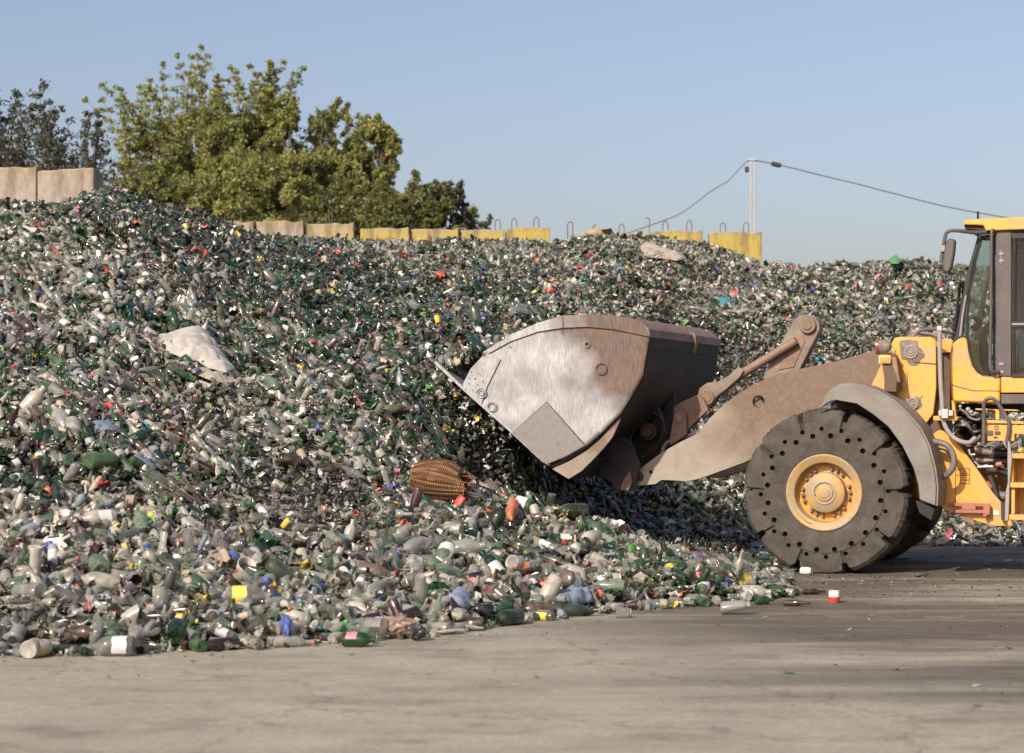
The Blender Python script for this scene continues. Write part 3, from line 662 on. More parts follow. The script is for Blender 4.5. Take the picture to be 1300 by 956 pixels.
def instancer(name, pts, rot, scl, idx, base_v=None, base_f=None, mat=None):
    nv0 = 0 if base_v is None else len(base_v)
    me = bpy.data.meshes.new(name)
    allv = pts if base_v is None else np.concatenate([base_v, pts])
    me.vertices.add(len(allv)); me.vertices.foreach_set('co', allv.astype(np.float32).ravel())
    if base_f is not None:
        nf = len(base_f); me.loops.add(nf*4); me.loops.foreach_set('vertex_index', base_f.astype(np.int32).ravel())
        me.polygons.add(nf); me.polygons.foreach_set('loop_start', np.arange(0, nf*4, 4, dtype=np.int32)); me.polygons.foreach_set('loop_total', np.full(nf, 4, np.int32))
    me.update(); 
    if mat: me.materials.append(mat)
    if base_f is not None: me.shade_smooth()
    z = lambda a, w: np.concatenate([np.zeros((nv0, w)) if w > 1 else np.zeros(nv0), a])
    a = me.attributes.new('piece', 'INT', 'POINT'); a.data.foreach_set('value', z(idx, 1).astype(np.int32))
    a = me.attributes.new('is_piece', 'BOOLEAN', 'POINT'); a.data.foreach_set('value', z(np.ones(len(pts)), 1).astype(bool))
    a = me.attributes.new('turn', 'FLOAT_VECTOR', 'POINT'); a.data.foreach_set('vector', z(rot, 3).astype(np.float32).ravel())
    a = me.attributes.new('size', 'FLOAT', 'POINT'); a.data.foreach_set('value', z(scl, 1).astype(np.float32))
    ob = bpy.data.objects.new(name, me); COL.objects.link(ob)
    ng = bpy.data.node_groups.new(name+'_nodes', 'GeometryNodeTree')
    ng.interface.new_socket('Geometry', in_out='INPUT', socket_type='NodeSocketGeometry'); ng.interface.new_socket('Geometry', in_out='OUTPUT', socket_type='NodeSocketGeometry')
    N = ng.nodes; L = ng.links; gi = N.new('NodeGroupInput'); go = N.new('NodeGroupOutput'); ip = N.new('GeometryNodeInstanceOnPoints'); ci = N.new('GeometryNodeCollectionInfo')
    ci.inputs['Collection'].default_value = stock; ci.inputs['Separate Children'].default_value = True; ci.inputs['Reset Children'].default_value = True
    def na(t, n_):
        x = N.new('GeometryNodeInputNamedAttribute'); x.data_type = t; x.inputs['Name'].default_value = n_; return x.outputs['Attribute']
    L.new(gi.outputs[0], ip.inputs['Points']); L.new(ci.outputs[0], ip.inputs['Instance']); ip.inputs['Pick Instance'].default_value = True
    L.new(na('BOOLEAN','is_piece'), ip.inputs['Selection']); L.new(na('INT','piece'), ip.inputs['Instance Index'])
    e2r = N.new('FunctionNodeEulerToRotation'); L.new(na('FLOAT_VECTOR','turn'), e2r.inputs[0]); L.new(e2r.outputs[0], ip.inputs['Rotation'])
    L.new(na('FLOAT','size'), ip.inputs['Scale'])
    j = N.new('GeometryNodeJoinGeometry'); L.new(gi.outputs[0], j.inputs[0]); L.new(ip.outputs[0], j.inputs[0]); L.new(j.outputs[0], go.inputs[0])
    md = ob.modifiers.new('pieces', 'NODES'); md.node_group = ng; return ob
def soil_mat():
    m, nt, N, L = newmat('packed_glass_grit'); g = nd(nt, 'ShaderNodeNewGeometry'); co = g.outputs['Position']
    v = nd(nt, 'ShaderNodeTexVoronoi'); v.inputs['Scale'].default_value = 22; L.new(co, v.inputs[0])
    s = nd(nt, 'ShaderNodeSeparateColor'); L.new(v.outputs['Color'], s.inputs[0])
    c = ramp(nt, s.outputs[0], [(0., (.012,.018,.012)), (.3, (.022,.019,.016)), (.55, (.05,.044,.036)), (.8, (.012,.03,.014)), (1., (.12,.105,.085))])
    p = nd(nt, 'ShaderNodeBsdfPrincipled'); L.new(c.outputs[0], p.inputs['Base Color']); p.inputs['Roughness'].default_value = .5
    L.new(bump(nt, v.outputs['Distance'], 1., .05), p.inputs['Normal'])
    o = nd(nt, 'ShaderNodeOutputMaterial'); L.new(p.outputs[0], o.inputs[0]); return m
nx, ny = H.shape
bv = np.stack([XX, YY, H-.02], -1).reshape(-1, 3)
ii, jj = np.meshgrid(np.arange(nx-1), np.arange(ny-1), indexing='ij'); a_ = (ii*ny+jj).ravel()
bf = np.stack([a_, a_+ny, a_+ny+1, a_+1], 1)
okf = H.reshape(-1)[bf].max(1) > -.03
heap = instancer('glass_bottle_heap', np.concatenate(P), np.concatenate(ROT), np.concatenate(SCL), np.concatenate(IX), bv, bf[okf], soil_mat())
tag(heap, 'huge sloping heap of broken green, brown and clear glass bottles, shards and litter', 'glass heap', kind='stuff')

# ---------------------------------------------------------------- the individual bottles and jars
CN = {'dark_green':'dark green','emerald':'bright green','olive':'olive green','clear':'clear','dusty':'dusty clear','brown':'brown','pale_green':'pale green','black':'blackish','pale_blue':'pale blue'}
idx2 = {}
for (c, k), l in IDX.items():
    for t, i in enumerate(l): idx2[i] = (c, k)
SHN = ['longneck','wine','squat','jar','large']
def shape_of(i):
    return min(SHN, key=lambda s: abs(LEN[s]-proto[i][1])+abs(RAD[s]-proto[i][2]))
meshes = {}
def body(sh, c):
    if (sh, c) not in meshes: meshes[(sh,c)] = bottle_mesh(sh, G[c], 20, name='glass_jar' if sh == 'jar' else 'glass_bottle')
    return meshes[(sh,c)]
def labm(sh, c):
    k = ('lab', sh, c)
    if k not in meshes: meshes[k] = label_mb(sh, 20, .8).mesh('paper_label', G[c])
    return meshes[k]
def capm(sh, c):
    k = ('cap', sh, c)
    if k not in meshes:
        b = MB(); r, z = {'longneck':(.0165,.12),'wine':(.0175,.15),'squat':(.0205,.105),'jar':(.041,.068),'large':(.030,.151),'pet':(.019,.133)}[sh]
        b.cyl((0,0,z-.005), r, -.008, .009, 14, 'Z', .002); meshes[k] = b.mesh('cap', G[c])
    return meshes[k]
def place_where(px, Y, h):
    zone = [(110,'far left heap foot'),(230,'left heap foot'),(350,'below the striped cup'),(470,'left of green wrapper'),
            (590,'behind the green wrapper'),(690,'left of long bottle'),(790,'beside long green bottle'),(900,'below the steel bucket'),(2000,'left of the tyre')]
    return [z for x, z in zone if px < x][0]
recs = []
for i in own_b+own_j:
    c, k = idx2[ids[i]]; sh = shape_of(ids[i])
    o = bpy.data.objects.new('glass_jar' if sh == 'jar' else 'glass_bottle', body(sh, c)); COL.objects.link(o)
    o.location = (Xb[i], Yb[i], Zb[i]); o.rotation_euler = (math.pi/2-elev[i], 0, az[i]); o.scale = (scale[i],)*3
    extra = ''
    if random.random() < .24:
        lc = random.choice(['white','white','white','beige','beige','red','yellow','grey','white','blue'])
        l = bpy.data.objects.new('paper_label', labm(sh, lc)); COL.objects.link(l); l.parent = o; l.rotation_euler = (0,0,random.uniform(0,6)); extra = ', %s label' % lc
        tag(l, '%s paper label' % lc)
    if random.random() < .14:
        lc = random.choice(['white','red','yellow','white','grey','blue'])
        l = bpy.data.objects.new('cap', capm(sh, lc)); COL.objects.link(l); l.parent = o; extra += ', %s cap' % lc
        tag(l, '%s cap' % lc)
    d = Vector((0,0,1)); d.rotate(o.rotation_euler)
    aim = 'up' if d.z > .6 else 'down' if d.z < -.6 else 'right' if d.x > .6 else 'left' if d.x < -.6 else 'away' if d.y > 0 else 'forward'
    aim = ('neck ' if sh != 'jar' else 'mouth ')+aim
    recs.append([o, '%s %s%s, %s, %s' % (CN[c], SHAPES[sh], extra, aim, place_where(pxb[i], Yb[i], 0)), pxb[i], sh])
from collections import defaultdict
byl = defaultdict(list)
for r in recs: byl[r[1]].append(r)
ORD = ['leftmost','second','third','fourth','fifth','sixth','seventh','eighth','ninth','tenth']
for lab, rs in byl.items():
    rs.sort(key=lambda r: r[2])
    for n_, r in enumerate(rs):
        l = lab
        if len(rs) > 1:
            l = lab+', '+('leftmost such' if n_ == 0 else 'rightmost such' if n_ == len(rs)-1 else ORD[min(n_,9)]+' such')
        tag(r[0], l, 'glass jar' if r[3] == 'jar' else 'bottle', 'glass jars along the foot of the heap' if r[3] == 'jar' else 'glass bottles along the foot of the heap')

# ================================================================ rubbish one can point at
def look(o): return o
def blob(name, outline, mat, bulge, label, cat, wr=.02, grid=34, seed=0, Yoff=-.04, lift=.0, depth=.5, solid=.004):
    """a crumpled sheet or sack lying on the slope; outline traced in photo pixels, its surface bulges up out of the heap"""
    xs = [p[0] for p in outline]; ys = [p[1] for p in outline]
    cx, cy = sum(xs)/len(xs), sum(ys)/len(ys); c = hit(cx, cy)
    gxv, gyv = grad(np.array([c.x]), np.array([c.y])); 
    nrm = Vector((-gxv[0], -gyv[0], 1)).normalized()
    # slope plane through c; every pixel is dropped onto it
    def on(px, py):
        d = at(px, py, 1.)-Vector((0,0,CZ)); t = (c-Vector((0,0,CZ))).dot(nrm)/d.dot(nrm); return Vector((0,0,CZ))+d*t
    poly = [on(*p) for p in outline]
    e1 = Vector((1,0,gxv[0])).normalized(); e2 = nrm.cross(e1)
    q = [((p-c).dot(e1), (p-c).dot(e2)) for p in poly]
    rr = random.Random(seed); n = len(q)
    def edist(x, y):
        best = 9
        for i in range(n):
            ax, ay = q[i]; bx, by = q[(i+1) % n]; dx, dy = bx-ax, by-ay
            t = max(0, min(1, ((x-ax)*dx+(y-ay)*dy)/(dx*dx+dy*dy+1e-9))); best = min(best, math.hypot(x-ax-t*dx, y-ay-t*dy))
        return best
    bm = bmesh.new(); vs = [bm.verts.new((x, y, 0)) for x, y in q]
    for i in range(n): bm.edges.new((vs[i], vs[(i+1) % n]))
    bmesh.ops.triangle_fill(bm, edges=bm.edges[:], use_beauty=True)
    ext = max(max(a for a, b in q)-min(a for a, b in q), max(b for a, b in q)-min(b for a, b in q))
    for _ in range(5):
        lg = [e for e in bm.edges if e.calc_length() > ext/grid]
        if not lg: break
        bmesh.ops.subdivide_edges(bm, edges=lg, cuts=1); bmesh.ops.triangulate(bm, faces=bm.faces[:])
    mx = max(edist(v.co.x, v.co.y) for v in bm.verts)
    ph = [rr.uniform(0,6) for _ in range(6)]
    for v in bm.verts:
        x, y = v.co.x, v.co.y; d_ = edist(x, y)/mx; s_ = ext
        h = bulge*(1-(1-min(1, d_))**2)**.8
        h += wr*min(1, d_*4)*(math.sin(x/s_*13+y/s_*9+ph[0]+2*math.sin(y/s_*5+ph[1]))*.5+math.sin(x/s_*24-y/s_*17+ph[2])*.3+abs(math.sin(x/s_*7-y/s_*19+ph[3]))*.5)
        v.co.z = h
    for v in bm.verts:
        x, y = v.co.x/ext, v.co.y/ext; v.co.z += wr*.5*(abs(math.sin(x*31+math.sin(y*23+ph[4])*1.5))*.5+abs(math.sin(y*37-x*12+ph[5]))*.5-.5)*min(1, edist(v.co.x, v.co.y)/mx*3+.3)
    me = bpy.data.meshes.new(name); bm.to_mesh(me); bm.free(); me.materials.append(mat); me.shade_smooth()
    o = bpy.data.objects.new(name, me); COL.objects.link(o)
    o.matrix_world = Matrix.Translation(c+nrm*(.04+lift)+Vector((0, Yoff, 0))) @ Matrix((e1, e2, nrm)).transposed().to_4x4()
    md = o.modifiers.new('thickness', 'SOLIDIFY'); md.thickness = solid; md.offset = -1
    return tag(o, label, cat)
M['sack'] = solid('dusty_white_sack', (.44,.42,.385), .75, .65, (.36,.32,.26), .02)
M['cloth'] = solid('dirty_beige_cloth', (.34,.30,.25), .85, .5, (.28,.23,.19), .02)
M['wrap_green'] = solid('green_wrapper', (.03,.26,.07), .35, .3)
M['wrap_brown'] = solid('brown_wrapper', (.26,.17,.12), .4, .4)
M['tarp'] = solid('blue_grey_plastic', (.17,.23,.31), .3, .25)
M['bluefilm'] = solid('pale_blue_film', (.27,.34,.47), .35, .35)
blob('sack', [(x, y+9) for x, y in [(172,437),(205,429),(216,427),(238,424),(264,427),(273,440),(283,455),(298,473),(286,477),(262,471),(250,463),(236,461),(222,455),(196,446)]], M['sack'], .12, 'large dusty white sack lying half buried on the left slope of the heap', 'sack', .055, 60, 3, lift=.075)
blob('torn_sheet', [(228,462),(250,468),(270,478),(300,484),(335,488),(332,492),(300,493),(270,489),(245,478),(226,468)], M['cloth'], .03, 'torn dirty beige sheet trailing just below the large white sack', 'plastic sheet', .03, 40, 5)
blob('bent_sheet', [(110,545),(120,541),(140,543),(153,552),(158,566),(150,570),(138,566),(124,556)], M['tarp'], .07, 'curved blue-grey plastic sheet sticking out of the left slope', 'plastic sheet', .008, 24, 6)
blob('plastic_film', [(175,594),(180,582),(193,578),(199,586),(210,592),(212,599),(196,596),(182,600)], M['bluefilm'], .05, 'crumpled pale blue film right of the curved blue-grey sheet', 'plastic film', .02, 24, 7)
blob('cloth_rag', [(812,316),(820,309),(834,314),(848,322),(866,325),(872,332),(858,334),(840,331),(826,330),(815,326)], M['cloth'], .05, 'crumpled beige rag on the heap crest in front of the yellow blocks', 'rag', .05, 24, 8)
blob('cardboard_sheet', [(752,303),(764,298),(776,296),(780,303),(768,306)], solid('tan_cardboard', (.48,.31,.19), .8, .3), .02, 'flat tan piece of cardboard on the heap crest beside the rubble', 'cardboard', .01, 12, 9, lift=.06)
blob('plastic_film', [(643,396),(652,390),(668,392),(690,398),(684,403),(664,402),(650,402)], G['clear'], .05, 'glossy clear plastic film on the slope just above the bucket', 'plastic film', .03, 20, 10)
blob('plastic_film', [(1127,337),(1133,332),(1139,331),(1146,337),(1140,341),(1131,341)], solid('green_film', (.08,.28,.10), .4, .3), .015, 'bright green film scrap on the crest left of the cab mirror', 'plastic film', .03, 16, 11, lift=.05)
blob('teal_rag', [(905,385),(912,381),(924,382),(934,386),(930,392),(916,392)], G['teal'], .02, 'teal crumpled rag on the slope above the bucket back', 'rag', .03, 16, 12)
blob('stone_slab', [(232,742),(252,733),(274,731),(282,738),(264,745),(240,748)], G['tan'], .05, 'flat tan slab lying on bottles at the left heap foot, left one of two', 'slab', .006, 20, 13, Yoff=-.08)
blob('stone_slab', [(283,740),(298,735),(318,737),(324,744),(304,750),(286,748)], G['tan'], .06, 'flat tan slab lying on bottles at the left heap foot, right one of two', 'slab', .006, 20, 14, Yoff=-.08)
blob('cardboard_piece', [(262,703),(280,700),(300,708),(306,716),(288,716),(268,712)], G['beige'], .03, 'long beige cardboard piece above the striped white cup', 'cardboard', .01, 20, 15, Yoff=-.08)
blob('plastic_film', [(560,770),(575,757),(592,760),(600,772),(590,780),(568,780)], M['bluefilm'], .06, 'pale blue film bag in the heap edge right of the green wrapper', 'plastic film', .03, 20, 16, Yoff=-.1)
blob('plastic_film', [(700,768),(706,758),(724,754),(742,758),(750,768),(730,772)], M['tarp'], .07, 'crumpled blue film on top of the long green bottle', 'plastic film', .03, 20, 17, Yoff=-.1)
blob('orange_flower_scrap', [(637,650),(645,646),(656,648),(658,658),(650,666),(640,662)], G['orange'], .09, 'crumpled orange plastic scrap right of the wicker basket', 'plastic scrap', .04, 20, 18, Yoff=-.1)
blob('plastic_scrap', [(868,692),(876,688),(886,694),(892,702),(876,702)], G['orange'], .07, 'pale orange scrap at the right end of the front mound below the bucket', 'plastic scrap', .03, 16, 19, Yoff=-.08)
blob('plastic_scrap', [(790,703),(798,699),(808,703),(806,712),(793,712)], G['lime'], .07, 'lime green plastic scrap on the front mound below the bucket', 'plastic scrap', .02, 16, 20, Yoff=-.08)
blob('plastic_scrap', [(352,797),(364,792),(374,800),(368,812),(358,806)], G['blue'], .05, 'bright blue scrap at the heap edge left of the green wrapper', 'plastic scrap', .03, 16, 21, Yoff=-.1)

# crumpled wrappers on the concrete edge
def lying(name, sh, c, px, py, length, label, cat, az_=90, lab=None, cap=None, cr=0., mat=None, tilt=0):
    """a bottle lying on the concrete, its contact point under photo pixel (px, py)"""
    Y = CZ*F/(py-HY); k = length/(2*LEN[sh]); b = MB(); b.lathe(bottle_prof(sh), (0,0,0), 'Z', 24, cap=False)
    if cr: b.v = crush(b.v, cr, int(px))
    o = bpy.data.objects.new(name, b.mesh(name, mat or G[c], 50)); COL.objects.link(o)
    o.scale = (k,)*3; o.location = ((px-CX)*Y/F, Y+RAD[sh]*k*.6, RAD[sh]*k*(1-cr*.7)); o.rotation_euler = (R(90-tilt), 0, R(az_))
    if lab:
        l = bpy.data.objects.new('paper_label', label_mb(sh, 24, .6).mesh('paper_label', G[lab])); COL.objects.link(l); l.parent = o; l.rotation_euler = (0,0,R(-40))
    if cap:
        l = bpy.data.objects.new('cap', capm(sh, cap)); COL.objects.link(l); l.parent = o
    return tag(o, label, cat)
lying('large_bottle', 'large', 'clear', 140, 834, .31, 'big clear bottle with a white label lying alone before the left heap foot', 'bottle', -88, 'white')
lying('green_bottle', 'large', 'emerald', 455, 822, .24, 'pale green bottle lying under the crumpled green wrapper', 'bottle', 84, 'pink')
lying('long_green_bottle', 'wine', 'dark_green', 728, 783, .42, 'long green bottle lying along the heap edge on the concrete', 'bottle', 92)
lying('flat_clear_bottle', 'jar', 'clear', 934, 781, .25, 'flattened clear bottle lying alone on the concrete left of the tyre', 'bottle', 86, cr=.3)
lying('brown_bottle', 'longneck', 'brown', 1012, 770, .25, 'brown bottle on the concrete just below the big tyre', 'bottle', 70, cr=.12)
lying('brown_bottle', 'longneck', 'brown', 1034, 755, .22, 'brown bottle lying behind the red and white can on the concrete', 'bottle', 100)
lying('green_bottle', 'longneck', 'emerald', 1003, 757, .2, 'small green bottle on the concrete left of the two brown bottles', 'bottle', -60)
lying('green_bottle', 'squat', 'emerald', 970, 768, .18, 'squat green bottle at the tip of the litter spread', 'bottle', 110)
lying('green_bottle', 'squat', 'dark_green', 998, 727, .16, 'squat green bottle right in front of the big tyre', 'bottle', 80)
lying('green_bottle', 'squat', 'dark_green', 1172, 733, .17, 'crushed dark green bottle alone on the concrete right of the tyre', 'bottle', 95, cr=.2)
lying('clear_jar', 'jar', 'white', 1024, 730, .12, 'small white jar touching the tyre on the ground', 'jar', 60)
lying('clear_cup', 'jar', 'white', 792, 785, .13, 'small pale cup on the concrete before the heap edge', 'cup', 90, mat=G['clear'])
lying('bottle', 'longneck', 'clear', 600, 800, .24, 'clear bottle with a white label at the heap edge right of the wrapper', 'bottle', 100, 'white')
# red and white can
Y = CZ*F/(765-HY); root = empty('drink_can', ((1059-CX)*Y/F, Y, .055), .3)
b = MB(); b.lathe([(.0001,-.055),(.045,-.055),(.052,-.045),(.052,.0)], (0,0,0), 'Z', 20, cap=False); b.build('red_body', G['red'], root)
b = MB(); b.lathe([(.0515,.0),(.0515,.04),(.045,.055),(.0001,.053)], (0,0,0), 'Z', 20, cap=False); b.build('white_top', G['white'], root)
tag(root, 'red and white can standing on the concrete left below the tyre', 'can')
# striped white cup, white cups on the heap
def cup(px, py, r, h, rot, band, label, col_='white'):
    p = hit(px, py); root = empty('cup', (p.x, p.y-.08, p.z+.03)); root.rotation_euler = rot
    b = MB(); b.lathe([(.0001,-h/2),(r*.8,-h/2),(r,h/2),(r*1.06,h/2),(r*1.06,h/2-.008),(r*.94,h/2-.004),(r*.75,-h/2+.01)], (0,0,0), 'Z', 24, cap=False); b.build('body', G[col_], root)
    if band:
        b = MB(); b.lathe([(r*.865,-h*.14),(r*.925,h*.14)], (0,0,0), 'Z', 24, cap=False); b.v = [(x*1.02, y*1.02, z) for x, y, z in b.v]; b.build('stripe', G[band], root)
    tag(root, label, 'cup')
cup(311, 727, .075, .15, (R(40),R(35),0), 'red', 'white cup with a red stripe tilted on the lower left slope')
cup(54, 584, .055, .13, (R(80),R(10),R(80)), None, 'plain white tub lying on the left slope near the picture edge')
cup(223, 604, .045, .10, (R(80),R(10),R(70)), None, 'small plain white tub below the pale blue film')
cup(322, 536, .05, .13, (R(70),R(10),R(60)), None, 'white ribbed tub on the slope right of the brown grit patch')
cup(255, 693, .055, .10, (R(60),R(25),R(20)), None, 'beige lid-topped tub on the lower left slope', 'beige')
# wicker basket, lying on its side with a torn mouth
p = hit(558, 632); root = empty('wicker_basket', (p.x, p.y-.24, p.z+.165)); root.rotation_euler = (0, R(9), R(-10))
b = MB(); Lb = .50; nr = 60; rows = []
def basket_r(t): return .125+.085*math.sin(math.pi*min(1, t*1.05))**.7*(1-.15*t)
for i in range(nr+1):
    t = i/nr; rows.append((basket_r(t), (t-.5)*Lb))
def weave(r, w_, a, i):
    r2 = r+.009*math.cos(i*math.pi)*(1 if math.floor(a/(2*math.pi)*27) % 2 else -1)+.005*math.cos(a*27)
    if i > nr-7: w_ += .05*math.sin(a*2.3)*(i-nr+7)/7
    return r2*(1+.05*math.sin(a*2+i*.1)), w_
b.lathe(rows, (0,0,0), 'X', 108, wob=weave, cap=False)
m, nt, N, L = newmat('wicker'); co_ = coords(nt); sp = nd(nt, 'ShaderNodeSeparateXYZ'); L.new(co_, sp.inputs[0])
wv = math_(nt, 'SINE', math_(nt, 'MULTIPLY', sp.outputs[0], 377)); nn = noise(nt, co_, 30, 5, .7)
c_ = mixc(nt, ramp(nt, wv, [(.0, 0.), (.6, 1.)]).outputs[0], (.16,.07,.03), (.52,.28,.135)); c_ = mixc(nt, ramp(nt, nn.outputs[0], [(.45, 0.), (.75, .6)]).outputs[0], c_, (.30,.20,.13))
pb = nd(nt, 'ShaderNodeBsdfPrincipled'); L.new(c_, pb.inputs['Base Color']); pb.inputs['Roughness'].default_value = .7; L.new(bump(nt, wv, .7, .01), pb.inputs['Normal'])
oo = nd(nt, 'ShaderNodeOutputMaterial'); L.new(pb.outputs[0], oo.inputs[0])
o = b.build('woven_body', m, root, ang=80); md = o.modifiers.new('t', 'SOLIDIFY'); md.thickness = .012
b = MB(); b.tube([(-.25,basket_r(0)*math.cos(a),basket_r(0)*math.sin(a)) for a in np.linspace(0, 2*math.pi, 25)], .014, 8); b.build('rim', m, root)
b = MB()
for k in range(7): a = k*.9; b.tube([(.22,.12*math.cos(a),.10*math.sin(a)), (.33+.02*k,.12*math.cos(a+.2),.11*math.sin(a))], .005, 5)
b.build('loose_canes', m, root)
tag(root, 'torn brown wicker basket lying on its side on the middle of the heap', 'basket')
# dark blue long bottle behind the basket
def tilted(name, sh, mat, px, py, length, eul, label, lab=None, cap=None, dz=.05, cat='bottle'):
    p = hit(px, py); k = length/(2*LEN[sh]); o = bpy.data.objects.new(name, bottle_mesh(sh, mat, 22)); COL.objects.link(o)
    o.scale = (k,)*3; o.location = (p.x, p.y-.08, p.z+dz); o.rotation_euler = eul
    if lab:
        l = bpy.data.objects.new('paper_label', label_mb(sh, 24, .8).mesh('paper_label', G[lab])); COL.objects.link(l); l.parent = o
    if cap:
        l = bpy.data.objects.new('cap', capm(sh, cap)); COL.objects.link(l); l.parent = o
    tag(o, label, cat)
tilted('blue_bottle', 'wine', glassy('steel_blue_glass', (.04,.075,.13), .8, .1, .2), 603, 640, .34, (R(100), 0, R(78)), 'steel blue bottle lying right of the wicker basket', dz=.07)
tilted('clear_bottle', 'wine', G['clear'], 585, 592, .33, (R(25), R(12), 0), 'clear bottle standing neck up behind the wicker basket', dz=.10)
tilted('clear_bottle', 'wine', G['clear'], 780, 655, .40, (R(30), R(-28), 0), 'upright clear bottle on the front mound with a pale neck', dz=.10, cap='white')
tilted('clear_bottle', 'large', G['clear'], 590, 710, .38, (R(80), 0, R(85)), 'large clear demijohn lying on the lower slope below the basket', dz=.10)
tilted('orange_label_bottle', 'wine', G['clear'], 655, 735, .36, (R(105), 0, R(-70)), 'clear bottle with an orange label low on the slope left of the mound end', lab='orange', dz=.08)
tilted('yellow_label_bottle', 'large', G['clear'], 318, 770, .34, (R(90), 0, R(90)), 'clear bottle with a wide yellow label at the left heap foot', lab='yellow', dz=.09)
tilted('white_label_bottle', 'wine', G['clear'], 500, 574, .36, (R(98), 0, R(92)), 'clear bottle with a long white label lying across the middle slope', lab='white', dz=.07)
tilted('clear_bottle', 'wine', G['clear'], 450, 610, .38, (R(100), 0, R(38)), 'clear bottle pointing uphill on the middle slope, dark base below', dz=.07)
tilted('brown_bottle', 'wine', G['brown'], 335, 600, .30, (R(100), 0, R(50)), 'brown bottle on the middle slope', lab='white', dz=.06)
tilted('green_bottle', 'squat', G['emerald'], 179, 565, .26, (R(60), R(30), R(120)), 'round bright green bottle beside the curved blue-grey sheet', dz=.08)
tilted('dark_bottle', 'wine', G['brown'], 325, 541, .30, (R(95), 0, R(60)), 'brown bottle with a white label right of the grit patch', lab='white', cap='yellow', dz=.06)
tilted('dark_bottle', 'wine', G['black'], 377, 553, .30, (R(95), 0, R(55)), 'blackish bottle with a white label on the middle slope', lab='white', dz=.06)
# bundle of thin dark canes
p = hit(225, 640); b = MB(); rr = random.Random(5)
for k in range(46):
    a = R(-40)+rr.gauss(0,.22); l_ = rr.uniform(.18,.34); ox = rr.uniform(-.18,.16); oz = rr.uniform(-.12,.12)
    dx, dz_ = math.cos(a)*l_, math.sin(a)*l_
    b.tube([(ox-dx/2, rr.uniform(-.05,.05), oz+.10-dz_/2), (ox, rr.uniform(-.09,-.02), oz+.12), (ox+dx/2, rr.uniform(-.05,.05), oz+.10+dz_/2)], .004, 4, smooth=3)
o = b.build('cane_bundle', solid('dark_cane', (.10,.08,.065), .7, .4)); o.location = p+Vector((0,-.12,0)); tag(o, 'frayed bundle of thin dark canes on the lower left slope', 'cane bundle')
# crumpled green and brown wrapper at the edge
def wrapper(px, py, wpx, hpx, mat, name, label, seed):
    Y = CZ*F/(py-HY); s_ = Y/F; rr = random.Random(seed); bm = bmesh.new(); bmesh.ops.create_icosphere(bm, subdivisions=4, radius=1)
    for v in bm.verts:
        x, y, z = v.co; k = 1+.16*math.sin(x*9+seed)*math.sin(z*7+y*6)+.10*abs(math.sin(x*17+z*11+seed*2))+.06*math.sin(y*23+x*5)
        v.co = Vector((x*wpx*s_/2, y*hpx*s_*.55, z*hpx*s_/2))*k
    mn = min(v.co.z for v in bm.verts)
    for v in bm.verts: v.co.z -= mn
    me = bpy.data.meshes.new(name); bm.to_mesh(me); bm.free(); me.materials.append(mat); me.shade_smooth(); me.set_sharp_from_angle(angle=R(25))
    o = bpy.data.objects.new(name, me); COL.objects.link(o); o.location = ((px-CX)*Y/F, Y+.08, 0.003); tag(o, label, 'wrapper')
wrapper(452, 812, 58, 22, M['wrap_green'], 'plastic_wrapper', 'crumpled bright green wrapper on the concrete at the heap edge', 2)
wrapper(500, 812, 52, 24, M['wrap_brown'], 'plastic_wrapper', 'crumpled brown and white wrapper right next to the green one', 5)
wrapper(528, 815, 22, 18, solid('black_wrap', (.03,.03,.035), .35, .2), 'plastic_wrapper', 'small black crumpled wrapper at the right end of the brown one', 9)

# ================================================================ concrete walls behind the heap
def wall_mat(name, base, yellow):
    m, nt, N, L = newmat(name); co = coords(nt)
    mp = nd(nt, 'ShaderNodeMapping'); mp.inputs['Scale'].default_value = (4.5, 4.5, 1.1); L.new(co, mp.inputs[0])
    oi = nd(nt, 'ShaderNodeObjectInfo'); av = nd(nt, 'ShaderNodeVectorMath', operation='ADD'); L.new(mp.outputs[0], av.inputs[0]); L.new(oi.outputs['Location'], av.inputs[1])
    n1 = noise(nt, av.outputs[0], 1, 6, .65); n2 = noise(nt, co, 7, 7, .7)
    s = nd(nt, 'ShaderNodeSeparateXYZ'); L.new(co, s.inputs[0])
    c = mixc(nt, ramp(nt, n2.outputs[0], [(.35, 0.), (.7, 1.)]).outputs[0], base, tuple(x*.72 for x in base))
    if yellow:   # yellow lichen and paint, thinning out near the top edge
        band = ramp(nt, math_(nt, 'ADD', s.outputs[2], math_(nt, 'MULTIPLY', n1.outputs[0], .35)), [(.0, 1.), (.04, .85), (.15, .08), (1., .0)])
        f = math_(nt, 'MULTIPLY', band.outputs[0], ramp(nt, n1.outputs[0], [(.32, .35), (.50, 1.)]).outputs[0])
        band.color_ramp.interpolation = 'EASE'
        c = mixc(nt, math_(nt, 'MULTIPLY', f, yellow), c, (.50,.37,.045))
    else:
        top = ramp(nt, math_(nt, 'ADD', s.outputs[2], math_(nt, 'MULTIPLY', n1.outputs[0], .5)), [(-.0, 0.), (.22, .8)])
        c = mixc(nt, math_(nt, 'MULTIPLY', top.outputs[0], .6), c, (.34,.25,.09))
    c = mixc(nt, ramp(nt, n1.outputs[0], [(.46, 0.), (.62, .75)]).outputs[0], c, (.19,.15,.10))
    p = nd(nt, 'ShaderNodeBsdfPrincipled'); L.new(c, p.inputs['Base Color']); p.inputs['Roughness'].default_value = .9
    L.new(bump(nt, n2.outputs[0], .5, .02), p.inputs['Normal'])
    o = nd(nt, 'ShaderNodeOutputMaterial'); L.new(p.outputs[0], o.inputs[0]); return m
M['wall_y'] = wall_mat('yellow_stained_concrete', (.36,.31,.22), .9)
M['wall_m'] = wall_mat('partly_yellow_concrete', (.38,.33,.26), .45)
M['wall_g'] = wall_mat('grey_concrete', (.42,.36,.30), 0)
